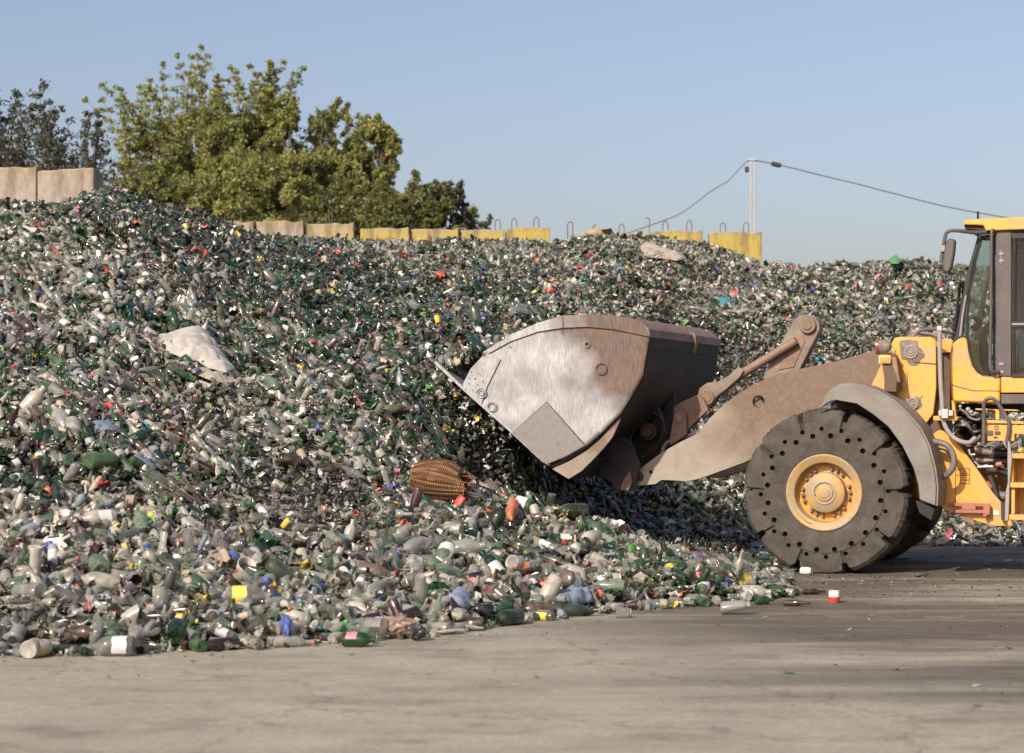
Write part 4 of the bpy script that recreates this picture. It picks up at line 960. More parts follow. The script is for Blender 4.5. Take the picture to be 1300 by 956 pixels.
M['rebar'] = paint('rusty_rebar', (.12,.08,.06), (.2,.12,.08), .6, .7)
def panel(px0, px1, top0, top1, Y, mat, label, loops=(), group=None, yaw=0, th=.45, chip=0):
    """tall concrete wall block; its top edge traced, its foot on the ground"""
    x0 = (px0-CX)*Y/F; x1 = (px1-CX)*Y/F; z0, z1 = zof(Y, top0), zof(Y, top1); zm = max(z0, z1); wdt = x1-x0; n = 8
    root = empty('concrete_block', (x0, Y, 0), yaw)
    rr = random.Random(int(px0)); b = MB(); pts = [(0, -zm), (wdt, -zm)]
    for k in range(n+1): t = 1-k/n; pts.append((wdt*t, z0+(z1-z0)*t-zm+rr.uniform(-.018,.006)-(chip if 0 < k < 3 else 0)))
    b.prism(pts, 0, th); o = b.build('block', mat, root, bevel=.025); o.location = (0, 0, zm)
    for t in loops:
        b = MB(); zt = z0+(z1-z0)*t; x = wdt*t; b.tube([(x-.055,.2,zt-.05),(x-.06,.2,zt+.12),(x-.03,.2,zt+.21),(x+.03,.2,zt+.21),(x+.06,.2,zt+.12),(x+.055,.2,zt-.05)], .012, 6, smooth=4)
        b.build('lifting_loop', M['rebar'], root)
    tag(root, label, 'concrete block', group); return root
panel(-62, 46, 211, 212, 37.3, M['wall_g'], 'tall plain concrete wall block at the far left picture edge', (), 'concrete blocks walling the heap')
panel(47.5, 119, 216, 212, 37.1, M['wall_g'], 'tall grey concrete block beside the trees, yellow lichen along its top', (), 'concrete blocks walling the heap', th=.9)
GB = 'concrete blocks walling the heap'
for px0, px1, t0, t1, mt, lb, lp in [
  (268,322,281,280,'wall_g','grey concrete block mostly hidden by trees and the left peak',()),
  (325,385,281,279,'wall_g','plain grey-beige block, first left of the yellowish ones',()),
  (388.5,449,284,282,'wall_m','half yellow half grey block right of the plain grey-beige one',()),
  (457.5,519,290,288,'wall_y','yellow stained block right of a dark gap, under the tree mass',()),
  (520.5,582,291,289,'wall_y','yellow stained block below the small tree at the right of the row of trees',()),
  (585,640,292,290,'wall_y','yellow block with one loop left of the widest gap in the wall',(.85,)),
  (641.5,698,290,286,'wall_y','yellow block with two wire loops just left of the widest gap',(.2,.7)),
  (770,826,297,294,'wall_m','low greyish yellow block right of the rubble on the crest',(.35,)),
  (827.5,892,293,291,'wall_y','yellow block with two wire loops left of the narrow sky gap',(.28,.75)),
  (901,967,295,293,'wall_y','yellow block with two loops standing alone at the right end, before the pole',(.27,.72))]:
    panel(px0, px1, t0, t1, 47.2+(px0-268)*.002, M[mt], lb, lp, GB, chip=.03)
# rubble and bent wire in the gap
p = at(762, 300, 44.5)
for px, py, r_, lb in ((733,303,.13,'round grey rubble lump on the crest, left one of the rubble'),(741,299,.10,'small grey rubble lump between the loop and the tan block'),(757,297,.20,'squarish tan rubble block on the crest beside the cardboard')):
    q = at(px, py, 43.5); o = bpy.data.objects.new('rubble', lump_mesh(M['wall_g'], int(px), (r_,r_*.8,r_*.62))); COL.objects.link(o); o.location = q; tag(o, lb, 'rubble')
def wire(name, pts, r, label, cat, Y, mat='rebar', sm=6):
    b = MB(); b.tube([at(x, y, Y) for x, y in pts], r, 6, smooth=sm); return tag(b.build(name, M[mat]), label, cat)
wire('wire_loop', [(721,308),(720.5,290),(721,284),(724,281.5),(727,284),(727,290),(726,308)], .012, 'upright bent wire loop rising from the crest in the wall gap', 'wire', 44)
wire('bent_rod', [(824.5,298),(824.5,280),(823.5,277.5),(819.5,276.5)], .012, 'thin bent rod with a hooked tip behind the low block', 'rod', 48.5, sm=3)
wire('bent_rod', [(748,303),(751,292),(756,285),(753,288)], .012, 'short crooked wire leaning over the tan rubble', 'wire', 44, sm=3)

# ================================================================ pole and cable
Yp = 62.; root = empty('utility_pole', at(955.5, HY, Yp)-Vector((0,0,CZ)))
zt = zof(Yp, 203)
M['pole'] = paint('pale_pole', (.45,.43,.41), (.32,.30,.28), .5, .7)
b = MB(); b.tube([(-.045,0,0),(-.045,0,zt)], .026, 8); b.build('post', M['pole'], root)
b = MB(); b.tube([(.06,0,0),(.06,0,zt)], .026, 8); b.build('post', M['pole'], root)
b = MB(); b.box((-.16,-.05,zt-.02),(.14,.05,zt+.04)); b.build('cap', M['pole'], root, .01)
b = MB(); b.box((-.22,-.06,zt-.36),(-.11,.06,zt-.2)); b.build('junction_box', M['dark'], root, .02)
tag(root, 'slim pale double utility pole behind the rightmost yellow block', 'utility pole')
def cable(pts, label):
    b = MB(); b.tube([at(x, y, Yp) for x, y in pts], .017, 6, smooth=5); tag(b.build('power_cable', M['cab_grey']), label, 'cable')
cable([(953,203),(947,206),(935,218),(924,230),(912,237),(898,246),(880,260),(862,272),(840,281),(826,286),(806,293),(785,300),(765,306)], 'thin dark cable sagging from the pole down left behind the blocks')
cable([(958,204),(972,206),(1000,212),(1040,222),(1090,234),(1140,247),(1200,262),(1270,275),(1360,288),(1480,300)], 'thin dark cable running from the pole down right behind the cab roof')
b = MB(); b.lathe([(.001,-.16),(.07,-.12),(.07,.12),(.001,.16)], (0,0,0), 'X', 12, cap=False); o = b.build('insulator', M['dark']); o.location = at(985.5, 209, Yp-.05); o.rotation_euler = (0, R(12), 0); tag(o, 'small dark clamp hanging on the cable right of the pole', 'cable clamp')

# ================================================================ trees
def leaf_mat(name, a, b_, c3, gl=.45):
    m, nt, N, L = newmat(name); at_ = nd(nt, 'ShaderNodeAttribute', attribute_name='tone')
    r_ = ramp(nt, at_.outputs['Fac'], [(0., a), (.5, b_), (1., c3)])
    d = nd(nt, 'ShaderNodeBsdfPrincipled'); L.new(r_.outputs[0], d.inputs['Base Color']); d.inputs['Roughness'].default_value = gl; d.inputs['Specular IOR Level'].default_value = .35
    t = nd(nt, 'ShaderNodeBsdfTranslucent'); L.new(r_.outputs[0], t.inputs[0])
    mx = nd(nt, 'ShaderNodeMixShader'); mx.inputs[0].default_value = .35; L.new(d.outputs[0], mx.inputs[1]); L.new(t.outputs[0], mx.inputs[2])
    o = nd(nt, 'ShaderNodeOutputMaterial'); L.new(mx.outputs[0], o.inputs[0]); return m
M['leaf_y'] = leaf_mat('yellow_green_leaves', (.13,.15,.050), (.285,.305,.095), (.47,.43,.15))
M['leaf_g'] = leaf_mat('green_leaves', (.10,.115,.042), (.19,.20,.065), (.32,.29,.10))
M['leaf_d'] = leaf_mat('grey_green_leaves', (.06,.068,.045), (.11,.115,.075), (.19,.18,.12))
M['bark'] = paint('bark', (.13,.10,.08), (.22,.18,.15), .5, .9, 0, 6, .6)
def tree(px, top, wpx, Y, mat, name, label, K=60, leaves=30000, ls=.052, seed=0, shoots=16, low=.10, shoot_len=.16, d0=.62, cat='tree'):
    """trunk, limbs to every clump of a domed crown, leaf-sized faces spread through the clumps, feathery shoots breaking the outline"""
    rr = random.Random(seed); r3 = np.random.default_rng(seed); s_ = Y/F
    leaves = int(leaves*1.35); x0 = (px-CX)*s_; H_ = zof(Y, top); Wd = wpx*s_/2*1.22; Hc = H_*(1-shoot_len*.45)
    root = empty(name, (x0, Y, 0)); tr = MB()
    tr.tube([(0,0,0),(.06,0,H_*.18),(0,.04,H_*.34),(.03,0,H_*.62)], H_*.020, 8, r1=H_*.008)
    C = []; Tn = []; ctr = []
    for k in range(K):
        t = rr.uniform(max(low, .42), 1.0); w_ = Wd*math.sqrt(max(.05, 1-max(0, (t-d0)/(1.03-d0))**2.2)) if t > d0 else Wd
        a = rr.uniform(0, 6.283); q = math.sqrt(rr.uniform(.05, 1)); cr = Wd*rr.uniform(.13,.30)
        c0 = Vector((math.cos(a)*q*(w_-cr*.6), math.sin(a)*q*(w_-cr*.6), Hc*t-cr*.5)); ctr.append((c0, cr))
        b0 = Vector((0,.02,max(.1, min(H_*.6, c0.z*rr.uniform(.35,.6))))); tr.tube([b0, b0.lerp(c0, .5)+Vector((0,0,.12*Wd)), c0], .030, 5, r1=.010)
        n = int(leaves/K*(cr/Wd/.21)**2*rr.uniform(.6,1.2)); tone0 = min(1, max(0, rr.gauss(.45,.17)))
        m = max(2, n//60); hub = r3.normal(0,1,(m,3)); hub /= np.linalg.norm(hub,axis=1)[:,None]; hub *= (r3.random((m,1))**.35)*cr*np.array([1,1,.85])
        pick = r3.integers(0, m, n); pos = hub[pick]+r3.normal(0, cr*.13, (n,3))
        C.append(pos+np.array(c0)); Tn.append(np.clip(tone0+r3.normal(0,.10,m)[pick]+r3.normal(0,.10,n), 0, 1))
    for k in range(shoots):
        c0, cr = rr.choice([x for x in ctr if x[0].z > H_*.42] or ctr); L_ = H_*shoot_len*rr.uniform(.5,1.)
        d = Vector((c0.x/Wd*.9+rr.gauss(0,.3), rr.gauss(0,.3), 1.0)).normalized(); p0 = c0+d*cr*.4
        if p0.z+L_*d.z > H_: L_ = max(.2, (H_-p0.z)/d.z)
        if k == 0: p0 = Vector((rr.uniform(-.2,.2)*Wd, 0, H_-L_)); d = Vector((0,0,1))
        bend = Vector((rr.gauss(0,.25), rr.gauss(0,.25), 0)); pts = [p0+d*L_*t+bend*L_*t*t*.6 for t in (0,.33,.66,1)]
        tr.tube(pts, .016, 4, r1=.004)
        for j in range(7):
            t = .15+.85*j/6; i = min(2, int(t*3)); bp = pts[i].lerp(pts[i+1], min(1, t*3-i)); sd = L_*.28*(1.1-t)+.06
            for q_ in range(2):
                e = Vector((rr.gauss(0,1), rr.gauss(0,1), rr.uniform(.0,.8))).normalized()*sd; n = int(leaves/K*.035)+3; t2 = r3.random((n,1))
                C.append(np.array(bp)+np.array(e)*t2+r3.normal(0,.035,(n,3))-np.array([0,0,.05])*t2); Tn.append(np.clip(.5+r3.normal(0,.2,n), 0, 1))
    C = np.concatenate(C); T = np.concatenate(Tn); n = len(C)
    u = r3.normal(0,1,(n,3)); u /= np.linalg.norm(u,axis=1)[:,None]; v = r3.normal(0,1,(n,3)); v -= (v*u).sum(1)[:,None]*u; v /= np.linalg.norm(v,axis=1)[:,None]
    a = ls*r3.uniform(.5,1.4,(n,1)); u *= a; v *= a*.5
    V = np.stack([C-u, C-u*.1+v, C+u, C-u*.1-v], 1).reshape(-1,3)
    me = bpy.data.meshes.new('crown'); me.vertices.add(4*n); me.vertices.foreach_set('co', V.astype(np.float32).ravel()); me.loops.add(4*n); me.loops.foreach_set('vertex_index', np.arange(4*n, dtype=np.int32)); me.polygons.add(n)
    me.polygons.foreach_set('loop_start', np.arange(0,4*n,4,dtype=np.int32)); me.polygons.foreach_set('loop_total', np.full(n,4,np.int32)); me.update(); me.materials.append(M[mat])
    at_ = me.attributes.new('tone', 'FLOAT', 'POINT'); at_.data.foreach_set('value', np.repeat(T, 4).astype(np.float32))
    o = bpy.data.objects.new('crown', me); COL.objects.link(o); o.parent = root
    tr.build('trunk', M['bark'], root); tag(root, label, cat, 'trees behind the wall'); return root
tree(5, 118, 95, 47, 'leaf_d', 'shrub_tree', 'dark sparse grey-green tree at the far left edge behind the wall', 22, 5200, .045, 31, 70, .45, .34)
tree(62, 136, 80, 46, 'leaf_d', 'shrub_tree', 'dark sparse grey-green tree above the lichen-topped concrete block', 16, 4200, .045, 32, 64, .45, .32)
tree(122, 152, 62, 49, 'leaf_d', 'shrub_tree', 'thin grey-green tree right of the lichen-topped block, left of the big trees', 12, 3600, .045, 33, 54, .4, .32)
tree(194, 112, 92, 60, 'leaf_y', 'maple_tree', 'leftmost yellow-green tree of the big mass, with feathery pointed top', 70, 36000, seed=1, shoots=34, shoot_len=.22)
tree(250, 74, 120, 64, 'leaf_y', 'maple_tree', 'tall tree with a flat feathery top shoot left of the highest one', 70, 34000, seed=2, shoots=40, shoot_len=.26)
tree(300, 96, 130, 61, 'leaf_y', 'maple_tree', 'yellow-green tree in the middle left of the big tree mass', 80, 42000, seed=3, shoots=26)
tree(345, 80, 100, 62, 'leaf_y', 'maple_tree', 'tallest green tree with an upright top in the centre of the mass', 70, 36000, seed=4, shoots=26, shoot_len=.18)
tree(386, 126, 124, 61, 'leaf_y', 'maple_tree', 'broad round-topped tree right of the tallest one', 80, 40000, seed=5, shoots=12, shoot_len=.06, d0=.78)
tree(436, 132, 110, 63, 'leaf_y', 'maple_tree', 'flat-topped tree between the broad round one and the right shoulder tree', 70, 32000, seed=21, shoots=12, shoot_len=.06, d0=.75)
tree(474, 148, 88, 59, 'leaf_y', 'maple_tree', 'right shoulder tree of the big mass, round crown against the sky', 80, 36000, seed=6, shoots=14, shoot_len=.07, d0=.72)
tree(312, 172, 190, 57, 'leaf_y', 'maple_tree', 'low leafy yellow-green tree in front of the tallest one', 80, 42000, seed=7, shoots=14, shoot_len=.08)
tree(195, 180, 130, 57, 'leaf_y', 'maple_tree', 'low leafy tree in front at the left of the mass', 70, 32000, seed=8, shoots=18)
tree(430, 218, 120, 55, 'leaf_g', 'maple_tree', 'low darker green tree above the half yellow block', 90, 34000, .05, seed=9, shoots=12, shoot_len=.1, d0=.8)
tree(527, 217, 104, 57, 'leaf_g', 'maple_tree', 'smaller tree stepping down right of the big mass', 110, 40000, .05, seed=10, shoots=12, shoot_len=.07, low=.6, d0=.86)
tree(487, 232, 110, 54, 'leaf_g', 'maple_tree', 'low dark green bush tree above the yellow block by the dark gap', 100, 36000, .05, seed=13, shoots=10, shoot_len=.06, low=.58, d0=.86)
tree(566, 231, 60, 58, 'leaf_d', 'maple_tree', 'small grey-green tree at the right end of the tree row', 90, 26000, .05, seed=11, shoots=8, shoot_len=.05, low=.62, d0=.88)
tree(598, 264, 34, 60, 'leaf_g', 'maple_tree', 'tiny pale tree right of the small grey-green one', 30, 4200, .045, seed=12, shoots=5, shoot_len=.05, low=.6, d0=.86)
tree(619, 274, 24, 62, 'leaf_d', 'maple_tree', 'tiniest dark tree top rising over the wall at the right end', 26, 3200, .045, seed=14, shoots=4, shoot_len=.05, low=.6, d0=.86)

# ================================================================ wheel loader
A = R(19.5); Y0 = 23.0; X0 = (1047-CX)*Y0/F
loader = empty('wheel_loader', (X0, Y0, 0), -A)
tag(loader, 'yellow wheel loader with raised worn steel bucket digging into the glass heap', 'wheel loader')
ca, sa = math.cos(A), math.sin(A)
def T(px, py, ly=0.):
    """photo pixel -> loader x, z on the lengthwise plane at depth ly"""
    u = (px-CX)/F; lx = (u*(Y0+ly*ca)-X0-ly*sa)/(ca+u*sa); Y = Y0-lx*sa+ly*ca
    return (lx, zof(Y, py))
def TT(l, ly=0.): return [T(x, y, ly) for x, y in l]
def T3(px, py, ly): a = T(px, py, ly); return (a[0], ly, a[1])
HUB = T(1047, 626, 0)
HX, HZ, RT = HUB[0]-.012, .872, .918

# ---- wheels
SLOT = [107.8, 74, 38, 2, -36, -73.5, -110.6, -146, 178, 144]
def tyre_mb(flip, ly, detailed=True, width=.66):
    seg = 288 if detailed else 96
    prof = [(.405,.16),(.41,.05),(.42,.022),(.50,.006),(.62,.0),(.648,.0),(.655,.010),(.70,.012),(.78,.008),(.86,.022),(.898,.065),(.914,.15),(.918,.33)]
    prof = prof + [(r, width-w_) for r, w_ in prof[-2::-1]] + [prof[0]]
    rr = np.random.default_rng(5); jit = rr.normal(0, .004, seg)
    def wob(r, w_, a, i):
        deg = math.degrees(a) % 360
        dmin = min((abs((deg-s+180) % 360-180), s) for s in SLOT)[0]
        side = w_ < width/2
        if not side: dmin = min(abs((deg-s-18+180) % 360-180) for s in SLOT)
        wd = w_ if side else width-w_
        if r > .85:
            k = 2.0 if r > .89 else 1.7
            if dmin < k and wd < .30: return .79, (w_+.035 if side else w_-.035) if wd < .08 else w_
            e = max(0, 1-(dmin-k)/2.2); r = r-.030*e-.006*(1-math.cos(a*3))*.5
            return r+jit[int(deg/360*seg) % seg]*1.0*(.6 if r < .89 else 1), w_
        if .69 < r < .80 and dmin < 1.1: return r, (w_+.028 if side else w_-.028)
        return r, w_
    b = MB(); b.lathe(prof, (HX, ly, HZ), 'Y', seg, wob=wob, cap=False); b.v = [(x, y, max(z, .002)) for x, y, z in b.v]; return b
def wheel(parent, ly, detailed):
    w_ = empty('wheel', (0,0,0)); w_.parent = parent
    b = tyre_mb(False, ly, detailed); ty = b.build('tyre', M['rubber'], w_, ang=28)
    if detailed:   # two rings of round holes, cut for real
        cut = MB()
        for k in range(20):
            a = R(83+18*k); cut.cyl((HX+.618*math.cos(a), ly, HZ+.618*math.sin(a)),   .030, -.05, .09, 12)
            a = R(92+18*k); cut.cyl((HX+.690*math.cos(a), ly, HZ+.690*math.sin(a)),   .025, -.05, .09, 12)
        co_ = cut.build('cutter', M['black'], w_)
        bo = ty.modifiers.new('b', 'BOOLEAN'); bo.object = co_; bo.operation = 'DIFFERENCE'; bo.solver = 'EXACT'
        dg = bpy.context.evaluated_depsgraph_get(); me = bpy.data.meshes.new_from_object(ty.evaluated_get(dg)); ty.modifiers.clear(); ty.data = me; me.shade_smooth(); me.set_sharp_from_angle(angle=R(24))
        bpy.data.objects.remove(co_)
        for p_ in me.polygons: p_.material_index = 0
    S_ = 48
    rim = MB(); rim.lathe([(.412,.10),(.418,.03),(.416,.012),(.405,.002),(.392,.004),(.380,.012),(.335,.022),(.326,.030),(.322,.05),(.318,.15),(.30,.185),(.0001,.19)], (HX,ly,HZ), 'Y', S_, cap=False)
    rm = rim.build('rim', M['yellow_rim'], w_, ang=30)
    dk = MB(); dk.lathe([(.312,.172),(.305,.168),(.0001,.166)], (HX,ly,HZ), 'Y', S_, cap=False); dk.build('disc', M['yellow'], w_)
    hb = MB(); hb.lathe([(.222,.17),(.219,.09),(.213,.070),(.175,.048),(.135,.040),(.128,.036),(.118,.036),(.112,.044),(.100,.044),(.09,.026),(.062,.022),(.05,.014),(.0001,.012)], (HX,ly,HZ), 'Y', S_, cap=False)
    hub = hb.build('hub', M['yellow_rim'], w_, ang=30)
    if detailed:
        rr = MB(); rr.lathe([(.112,.043),(.112,.030),(.118,.027),(.128,.030),(.128,.043)], (HX,ly,HZ), 'Y', 40, cap=False)
        for k in range(4): a = R(45*2*k+10); rr.cyl((HX+.105*math.cos(a), ly, HZ+.105*math.sin(a)), .009, .028, .045, 8)
        rr.build('hub_ring', M['pipe'], w_)
        for g_ in (132, 188, 246, 304, 0, 62):
            for d_ in (-15, 0, 15):
                a = R(g_+d_); bb = MB(); c0 = (HX+.258*math.cos(a), ly, HZ+.258*math.sin(a))
                bb.cyl(c0, .024, .150, .168, 12); bb.cyl(c0, .017, .120, .152, 6, bev=.003); bb.build('wheel_nut', M['grease'] if g_ == 62 else M['rust_steel'], w_)
        lk = MB(); a0 = [HX+.355*math.cos(R(t)) for t in range(205, 262, 6)]; lk.tube([(HX+.357*math.cos(R(t)), ly+.012, HZ+.357*math.sin(R(t))) for t in range(203, 250, 5)], .010, 6); lk.build('lock_ring', M['yellow_rim'], w_)
    return w_
wheel(loader, 0.0, True)
wf = wheel(loader, 2.34, False)
# rear wheels, outside the picture to the right
def shift_copy(o, dx, parent):
    c = o.copy(); COL.objects.link(c); c.parent = parent; c.location = (o.location.x+dx, o.location.y, o.location.z)
    for ch in o.children: d_ = ch.copy(); COL.objects.link(d_); d_.parent = c
    return c
for w_ in (wf,): shift_copy(w_, 3.45, loader)
rw = shift_copy([o for o in loader.children if o.name.startswith('wheel')][0], 3.45, loader)

# ---- bucket
BY0, BY1 = -.10, 3.10
bk = empty('bucket', (0,0,0)); bk.parent = loader
side = [(589,496),(651,551),(694,590),(720,579.5),(743,567.5),(766,547),(788,525),(803,501),(816,477),(820.5,450),(824.5,428),(823,418),(815,410),(798,404.5),(775,401.5),(745,400.5),(714,402.5),(683,411.5),(652,425),(617,447),(600,466),(588,487)]
def bside(y0, y1):
    """side plate with shallow dents, gridded so that it can bend"""
    pts = TT(side, BY0); bm = bmesh.new(); vs = [bm.verts.new((x, 0, z)) for x, z in pts]
    for i in range(len(vs)): bm.edges.new((vs[i], vs[(i+1) % len(vs)]))
    bmesh.ops.triangle_fill(bm, edges=bm.edges[:], use_beauty=True)
    for _ in range(6):
        lg = [e for e in bm.edges if e.calc_length() > .06]
        if not lg: break
        bmesh.ops.subdivide_edges(bm, edges=lg, cuts=1); bmesh.ops.triangulate(bm, faces=bm.faces[:])
    dents = [(T(672,463,BY0), .16, .022), (T(634,512,BY0), .15, -.022), (T(612,520,BY0), .08, .018), (T(735,478,BY0), .22, .016), (T(700,440,BY0), .22, -.012), (T(756,520,BY0), .16, -.015), (T(648,535,BY0), .1, .014), (T(778,500,BY0),.12,.012), (T(668,498,BY0),.12,-.014)]
    for v in bm.verts:
        for (cx_, cz_), r_, d_ in dents: v.co.y += -.55*d_*math.exp(-((v.co.x-cx_)**2+(v.co.z-cz_)**2)/(r_*r_))
        v.co.y += .002*math.sin(v.co.x*5)*math.sin(v.co.z*6+1)
    me = bpy.data.meshes.new('side_plate'); bm.to_mesh(me); bm.free(); me.materials.append(M['bucket']); me.shade_smooth()
    o = bpy.data.objects.new('side_plate', me); COL.objects.link(o); o.parent = bk; o.location = (0, y0, 0)
    md = o.modifiers.new('t', 'SOLIDIFY'); md.thickness = .035; md.offset = -1 if y0 < 1 else 1; return o
so1 = bside(BY0, 0); so1.data.update()
# make sure the sheet thickens inwards
md = so1.modifiers[0]; md.offset = 0; so1.location.y = BY0+.018
so2 = so1.copy(); COL.objects.link(so2); so2.parent = bk; so2.location.y = BY1-.018
floor_ = TT([(551,461),(589,496.5),(651,551.5),(690,588)], BY0); back = TT([(690,588),(703,592),(722,583),(744,569.5),(767,549),(789,526.5),(804,502),(817,477.5),(821.5,451),(825,428)], BY0)
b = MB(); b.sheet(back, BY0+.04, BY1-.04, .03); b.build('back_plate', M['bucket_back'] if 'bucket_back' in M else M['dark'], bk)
b = MB(); b.sheet(floor_, BY0-.012, BY1, .035); b.build('cutting_edge', M['bucket'], bk, .004)
b = MB(); b.sheet(TT([(825.5,428),(823.5,417.5),(815,409.5),(797,403)], BY0), BY0-.004, BY1, .03); b.build('spill_guard', M['rust_steel'], bk, .004)
# raised rim strip along the top of the side plate
rimo = TT([(825,428),(815,409),(798,403.5),(775,400),(745,399),(714,401),(683,410),(652,423.5),(612,448)], BY0); rimi = TT([(622,448.5),(648,434),(683,421.5),(714,416.5),(745,415.2),(780,418.5),(824,427.5)], BY0)
b = MB(); b.prism(rimo+rimi, BY0-.022, BY0+.002); b.build('rim_strip', M['bucket'], bk, .004)
b = MB(); b.prism(TT([(588,488),(598,468),(617,448),(625,450),(636,456.5),(619,491),(611,516),(590,497)], BY0), BY0-.018, BY0+.002); o = b.build('corner_plate', M['bucket'], bk, .003)
b = MB(); b.prism(TT([(694.5,511),(743,566),(720,579),(694,590),(651.5,549.5)], BY0), BY0-.022, BY0+.002); b.build('wear_plate', M['wear'], bk, .006)
b = MB(); b.tube([T3(x, y, BY0-.012) for x, y in ((651,550),(694,510.5),(743.5,566))], .008, 6); b.build('weld_bead', M['brown_dark'], bk)
for px, py, r_ in ((745.5,437,.045),):
    b = MB(); c0 = (T(px,py,BY0)[0], BY0, T(px,py,BY0)[1]); b.lathe([(r_,.0),(r_,-.016),(r_*.5,-.018),(r_*.45,-.004),(.0001,-.003)], c0, 'Y', 20, cap=False); b.build('boss', M['bucket'], bk)
    b = MB(); b.cyl(c0, r_*.42, -.014, -.006, 14); b.build('hole', M['black'], bk)
def ring(px, py, r_, t_=.008):
    c0 = T(px, py, BY0); b = MB(); b.tube([(c0[0]+r_*math.cos(a), BY0-.022, c0[1]+r_*math.sin(a)) for a in np.linspace(0, 2*math.pi, 21)], t_, 6); b.build('worn_ring', M['bucket'], bk)
ring(764,468,.062,.006); ring(612,499,.055); ring(612,499,.03); ring(625,516,.05); 
b = MB(); b.tube([T3(714,402,BY0-.026), T3(715,412,BY0-.028), T3(713,424,BY0-.024)], .004, 5); b.build('crack', M['black'], bk)
for px, py, r_ in ((615,450,.022),(608,474,.008),(604,481,.011),(599,472,.007),(596,487,.008),(607,488,.007),(611,477,.006),(592,494,.006),(648,440,.008),(601,496,.006),(614,484,.008),(597,480,.006)):
    c0 = T(px, py, BY0); b = MB(); b.cyl((c0[0], BY0, c0[1]), r_, -.0235, -.019, 9); b.build('pit', M['brown_dark'], bk)
# lower heel wear plate, set a little inwards
hp = TT([(699,595.5),(720,608.5),(737,598),(751,584),(765,569),(776,555),(785,535),(787,524),(775,541),(760,558),(743,572),(722,585)], BY0)
b = MB(); b.prism(hp, BY0+.05, BY0+.09); b.build('heel_plate', M['dust_steel'], bk, .004)
b = MB(); b.sheet(TT([(699,594),(720,608),(751,584)], BY0), BY0+.09, BY1-.1, .03); b.build('heel_skid', M['dark'], bk)
# back of the bucket: seams, gusset, hinge ears
b = MB()
for py, px in ((441,824),(447.5,823)): x, z = T(px, py, BY0+.06); b.box((x+.004, BY0+.06, z-.006), (x+.02, BY1-.06, z+.006))
b.build('weld_seam', M['dark'], bk)
gx_, gz_ = T(824.5, 428, BY0); gy_ = BY0+.60*(BY1-BY0)
b = MB(); b.prism([(gx_-.10, gz_+.165), (gx_+.02, gz_+.10), (gx_+.03, gz_-.02), (gx_+.012, gz_-.13), (gx_-.02, gz_-.12), (gx_-.05, gz_)], gy_, gy_+.05); b.build('gusset', M['rust_steel'], bk, .006)
for ly in (1.5, 1.95):
    b = MB(); b.prism(TT([(800,510),(830,500),(856,500),(856,560),(835,575),(800,600),(770,575)], ly), ly, ly+.05); b.build('hinge_ear', M['dark'], bk, .006)
for ly in (.62, 2.28):
    b = MB(); b.prism(TT([(745,560),(775,545),(800,560),(812,590),(806,618),(790,622),(762,604)], ly), ly, ly+.06); b.build('pivot_ear', M['dark'], bk, .006)
# small bracket lug in front of the arm tip
b = MB(); b.prism(TT([(788,622),(799,622.5),(803.5,612),(801,598),(796,604),(791,613)], .60), .56, .60); b.build('lug', M['rust_steel'], bk, .004)

# ---- lift arms
ARM = [(805,601),(821,588.5),(840,574.5),(862,562),(886,550),(900,532),(919,513.5),(937,500),(956,488),(988,474),(1025,466.5),(1063,458.5),(1104,446.5),(1125,439),(1160,432),(1178,445),(1175,470),(1150,490),(1105,520),(1060,540),(1000,560),(946,587),(922,596),(898,604.5),(884,609),(871,611.5),(852,610),(840,609.5),(832,615),(818,616),(806,617.5)]
la = empty('lift_arm', (0,0,0)); la.parent = loader
def circ(px, py, r_, ly, n=20):
    c0 = T(px, py, ly); return [(c0[0]+r_*math.cos(2*math.pi*k/n), c0[1]+r_*math.sin(2*math.pi*k/n)) for k in range(n)]
AL = .74
b = MB(); b.prism(TT(ARM, AL), AL, AL+.09, holes=[circ(963,510,.068,AL), circ(826,599.5,.022,AL,12)]); b.build('arm_plate', M['arm'], la, .008)
lb_ = empty('lift_arm', (0,0,0)); lb_.parent = loader
b = MB(); b.prism(TT(ARM, AL), 2.17, 2.26, holes=[circ(963,510,.068,AL)]); b.build('arm_plate', M['arm'], lb_, .008)
c0 = T(980, 500, AL); b = MB(); b.cyl((c0[0],0,c0[1]), .16, AL+.09, 2.17, 24); b.cyl((T(812,605,AL)[0],0,T(812,605,AL)[1]), .05, AL-.02, 2.28, 16)
b.build('cross_tube', M['dark'], la)

# ---- tilt linkage on the centre line
LK = empty('tilt_linkage', (0,0,0)); LK.parent = loader
ly = 1.42
crank = [(972,478),(979,463),(985,451),(1003.5,419),(1009,408),(1016,402),(1026,399.5),(1036,402),(1042,409),(1043,419),(1037,431),(1028,449),(1019,467),(1012,476),(1005,500),(975,500)]
b = MB(); b.prism(TT(crank, ly), ly-.10, ly+.10); b.build('bell_crank', M['crank'], LK, .012)
b = MB(); b.prism(TT([(988,470),(1004,436),(1012,424),(1020,424),(1022,434),(1008,466)], ly-.1), ly-.112, ly-.098); b.build('crank_web', M['rust_steel'], LK, .004)
for px, py, r_, l_ in ((1025.5,413,.095,ly-.12),):
    c0 = T(px, py, l_); b = MB(); b.cyl((c0[0],0,c0[1]), r_, l_-.03, l_+.26, 26, bev=.01); b.cyl((c0[0],0,c0[1]), r_*.55, l_-.045, l_, 20, bev=.005); b.build('crank_pin', M['dust_steel'], LK)
p0, p1 = T(1015,433,ly), T(908,498,ly)
b = MB(); b.tube([(p0[0],ly-.17,p0[1]),((p0[0]*.35+p1[0]*.65),ly-.17,(p0[1]*.35+p1[1]*.65)),(p1[0],ly-.17,p1[1])], .052, 14); b.build('tilt_rod', M['rust_steel'], LK)
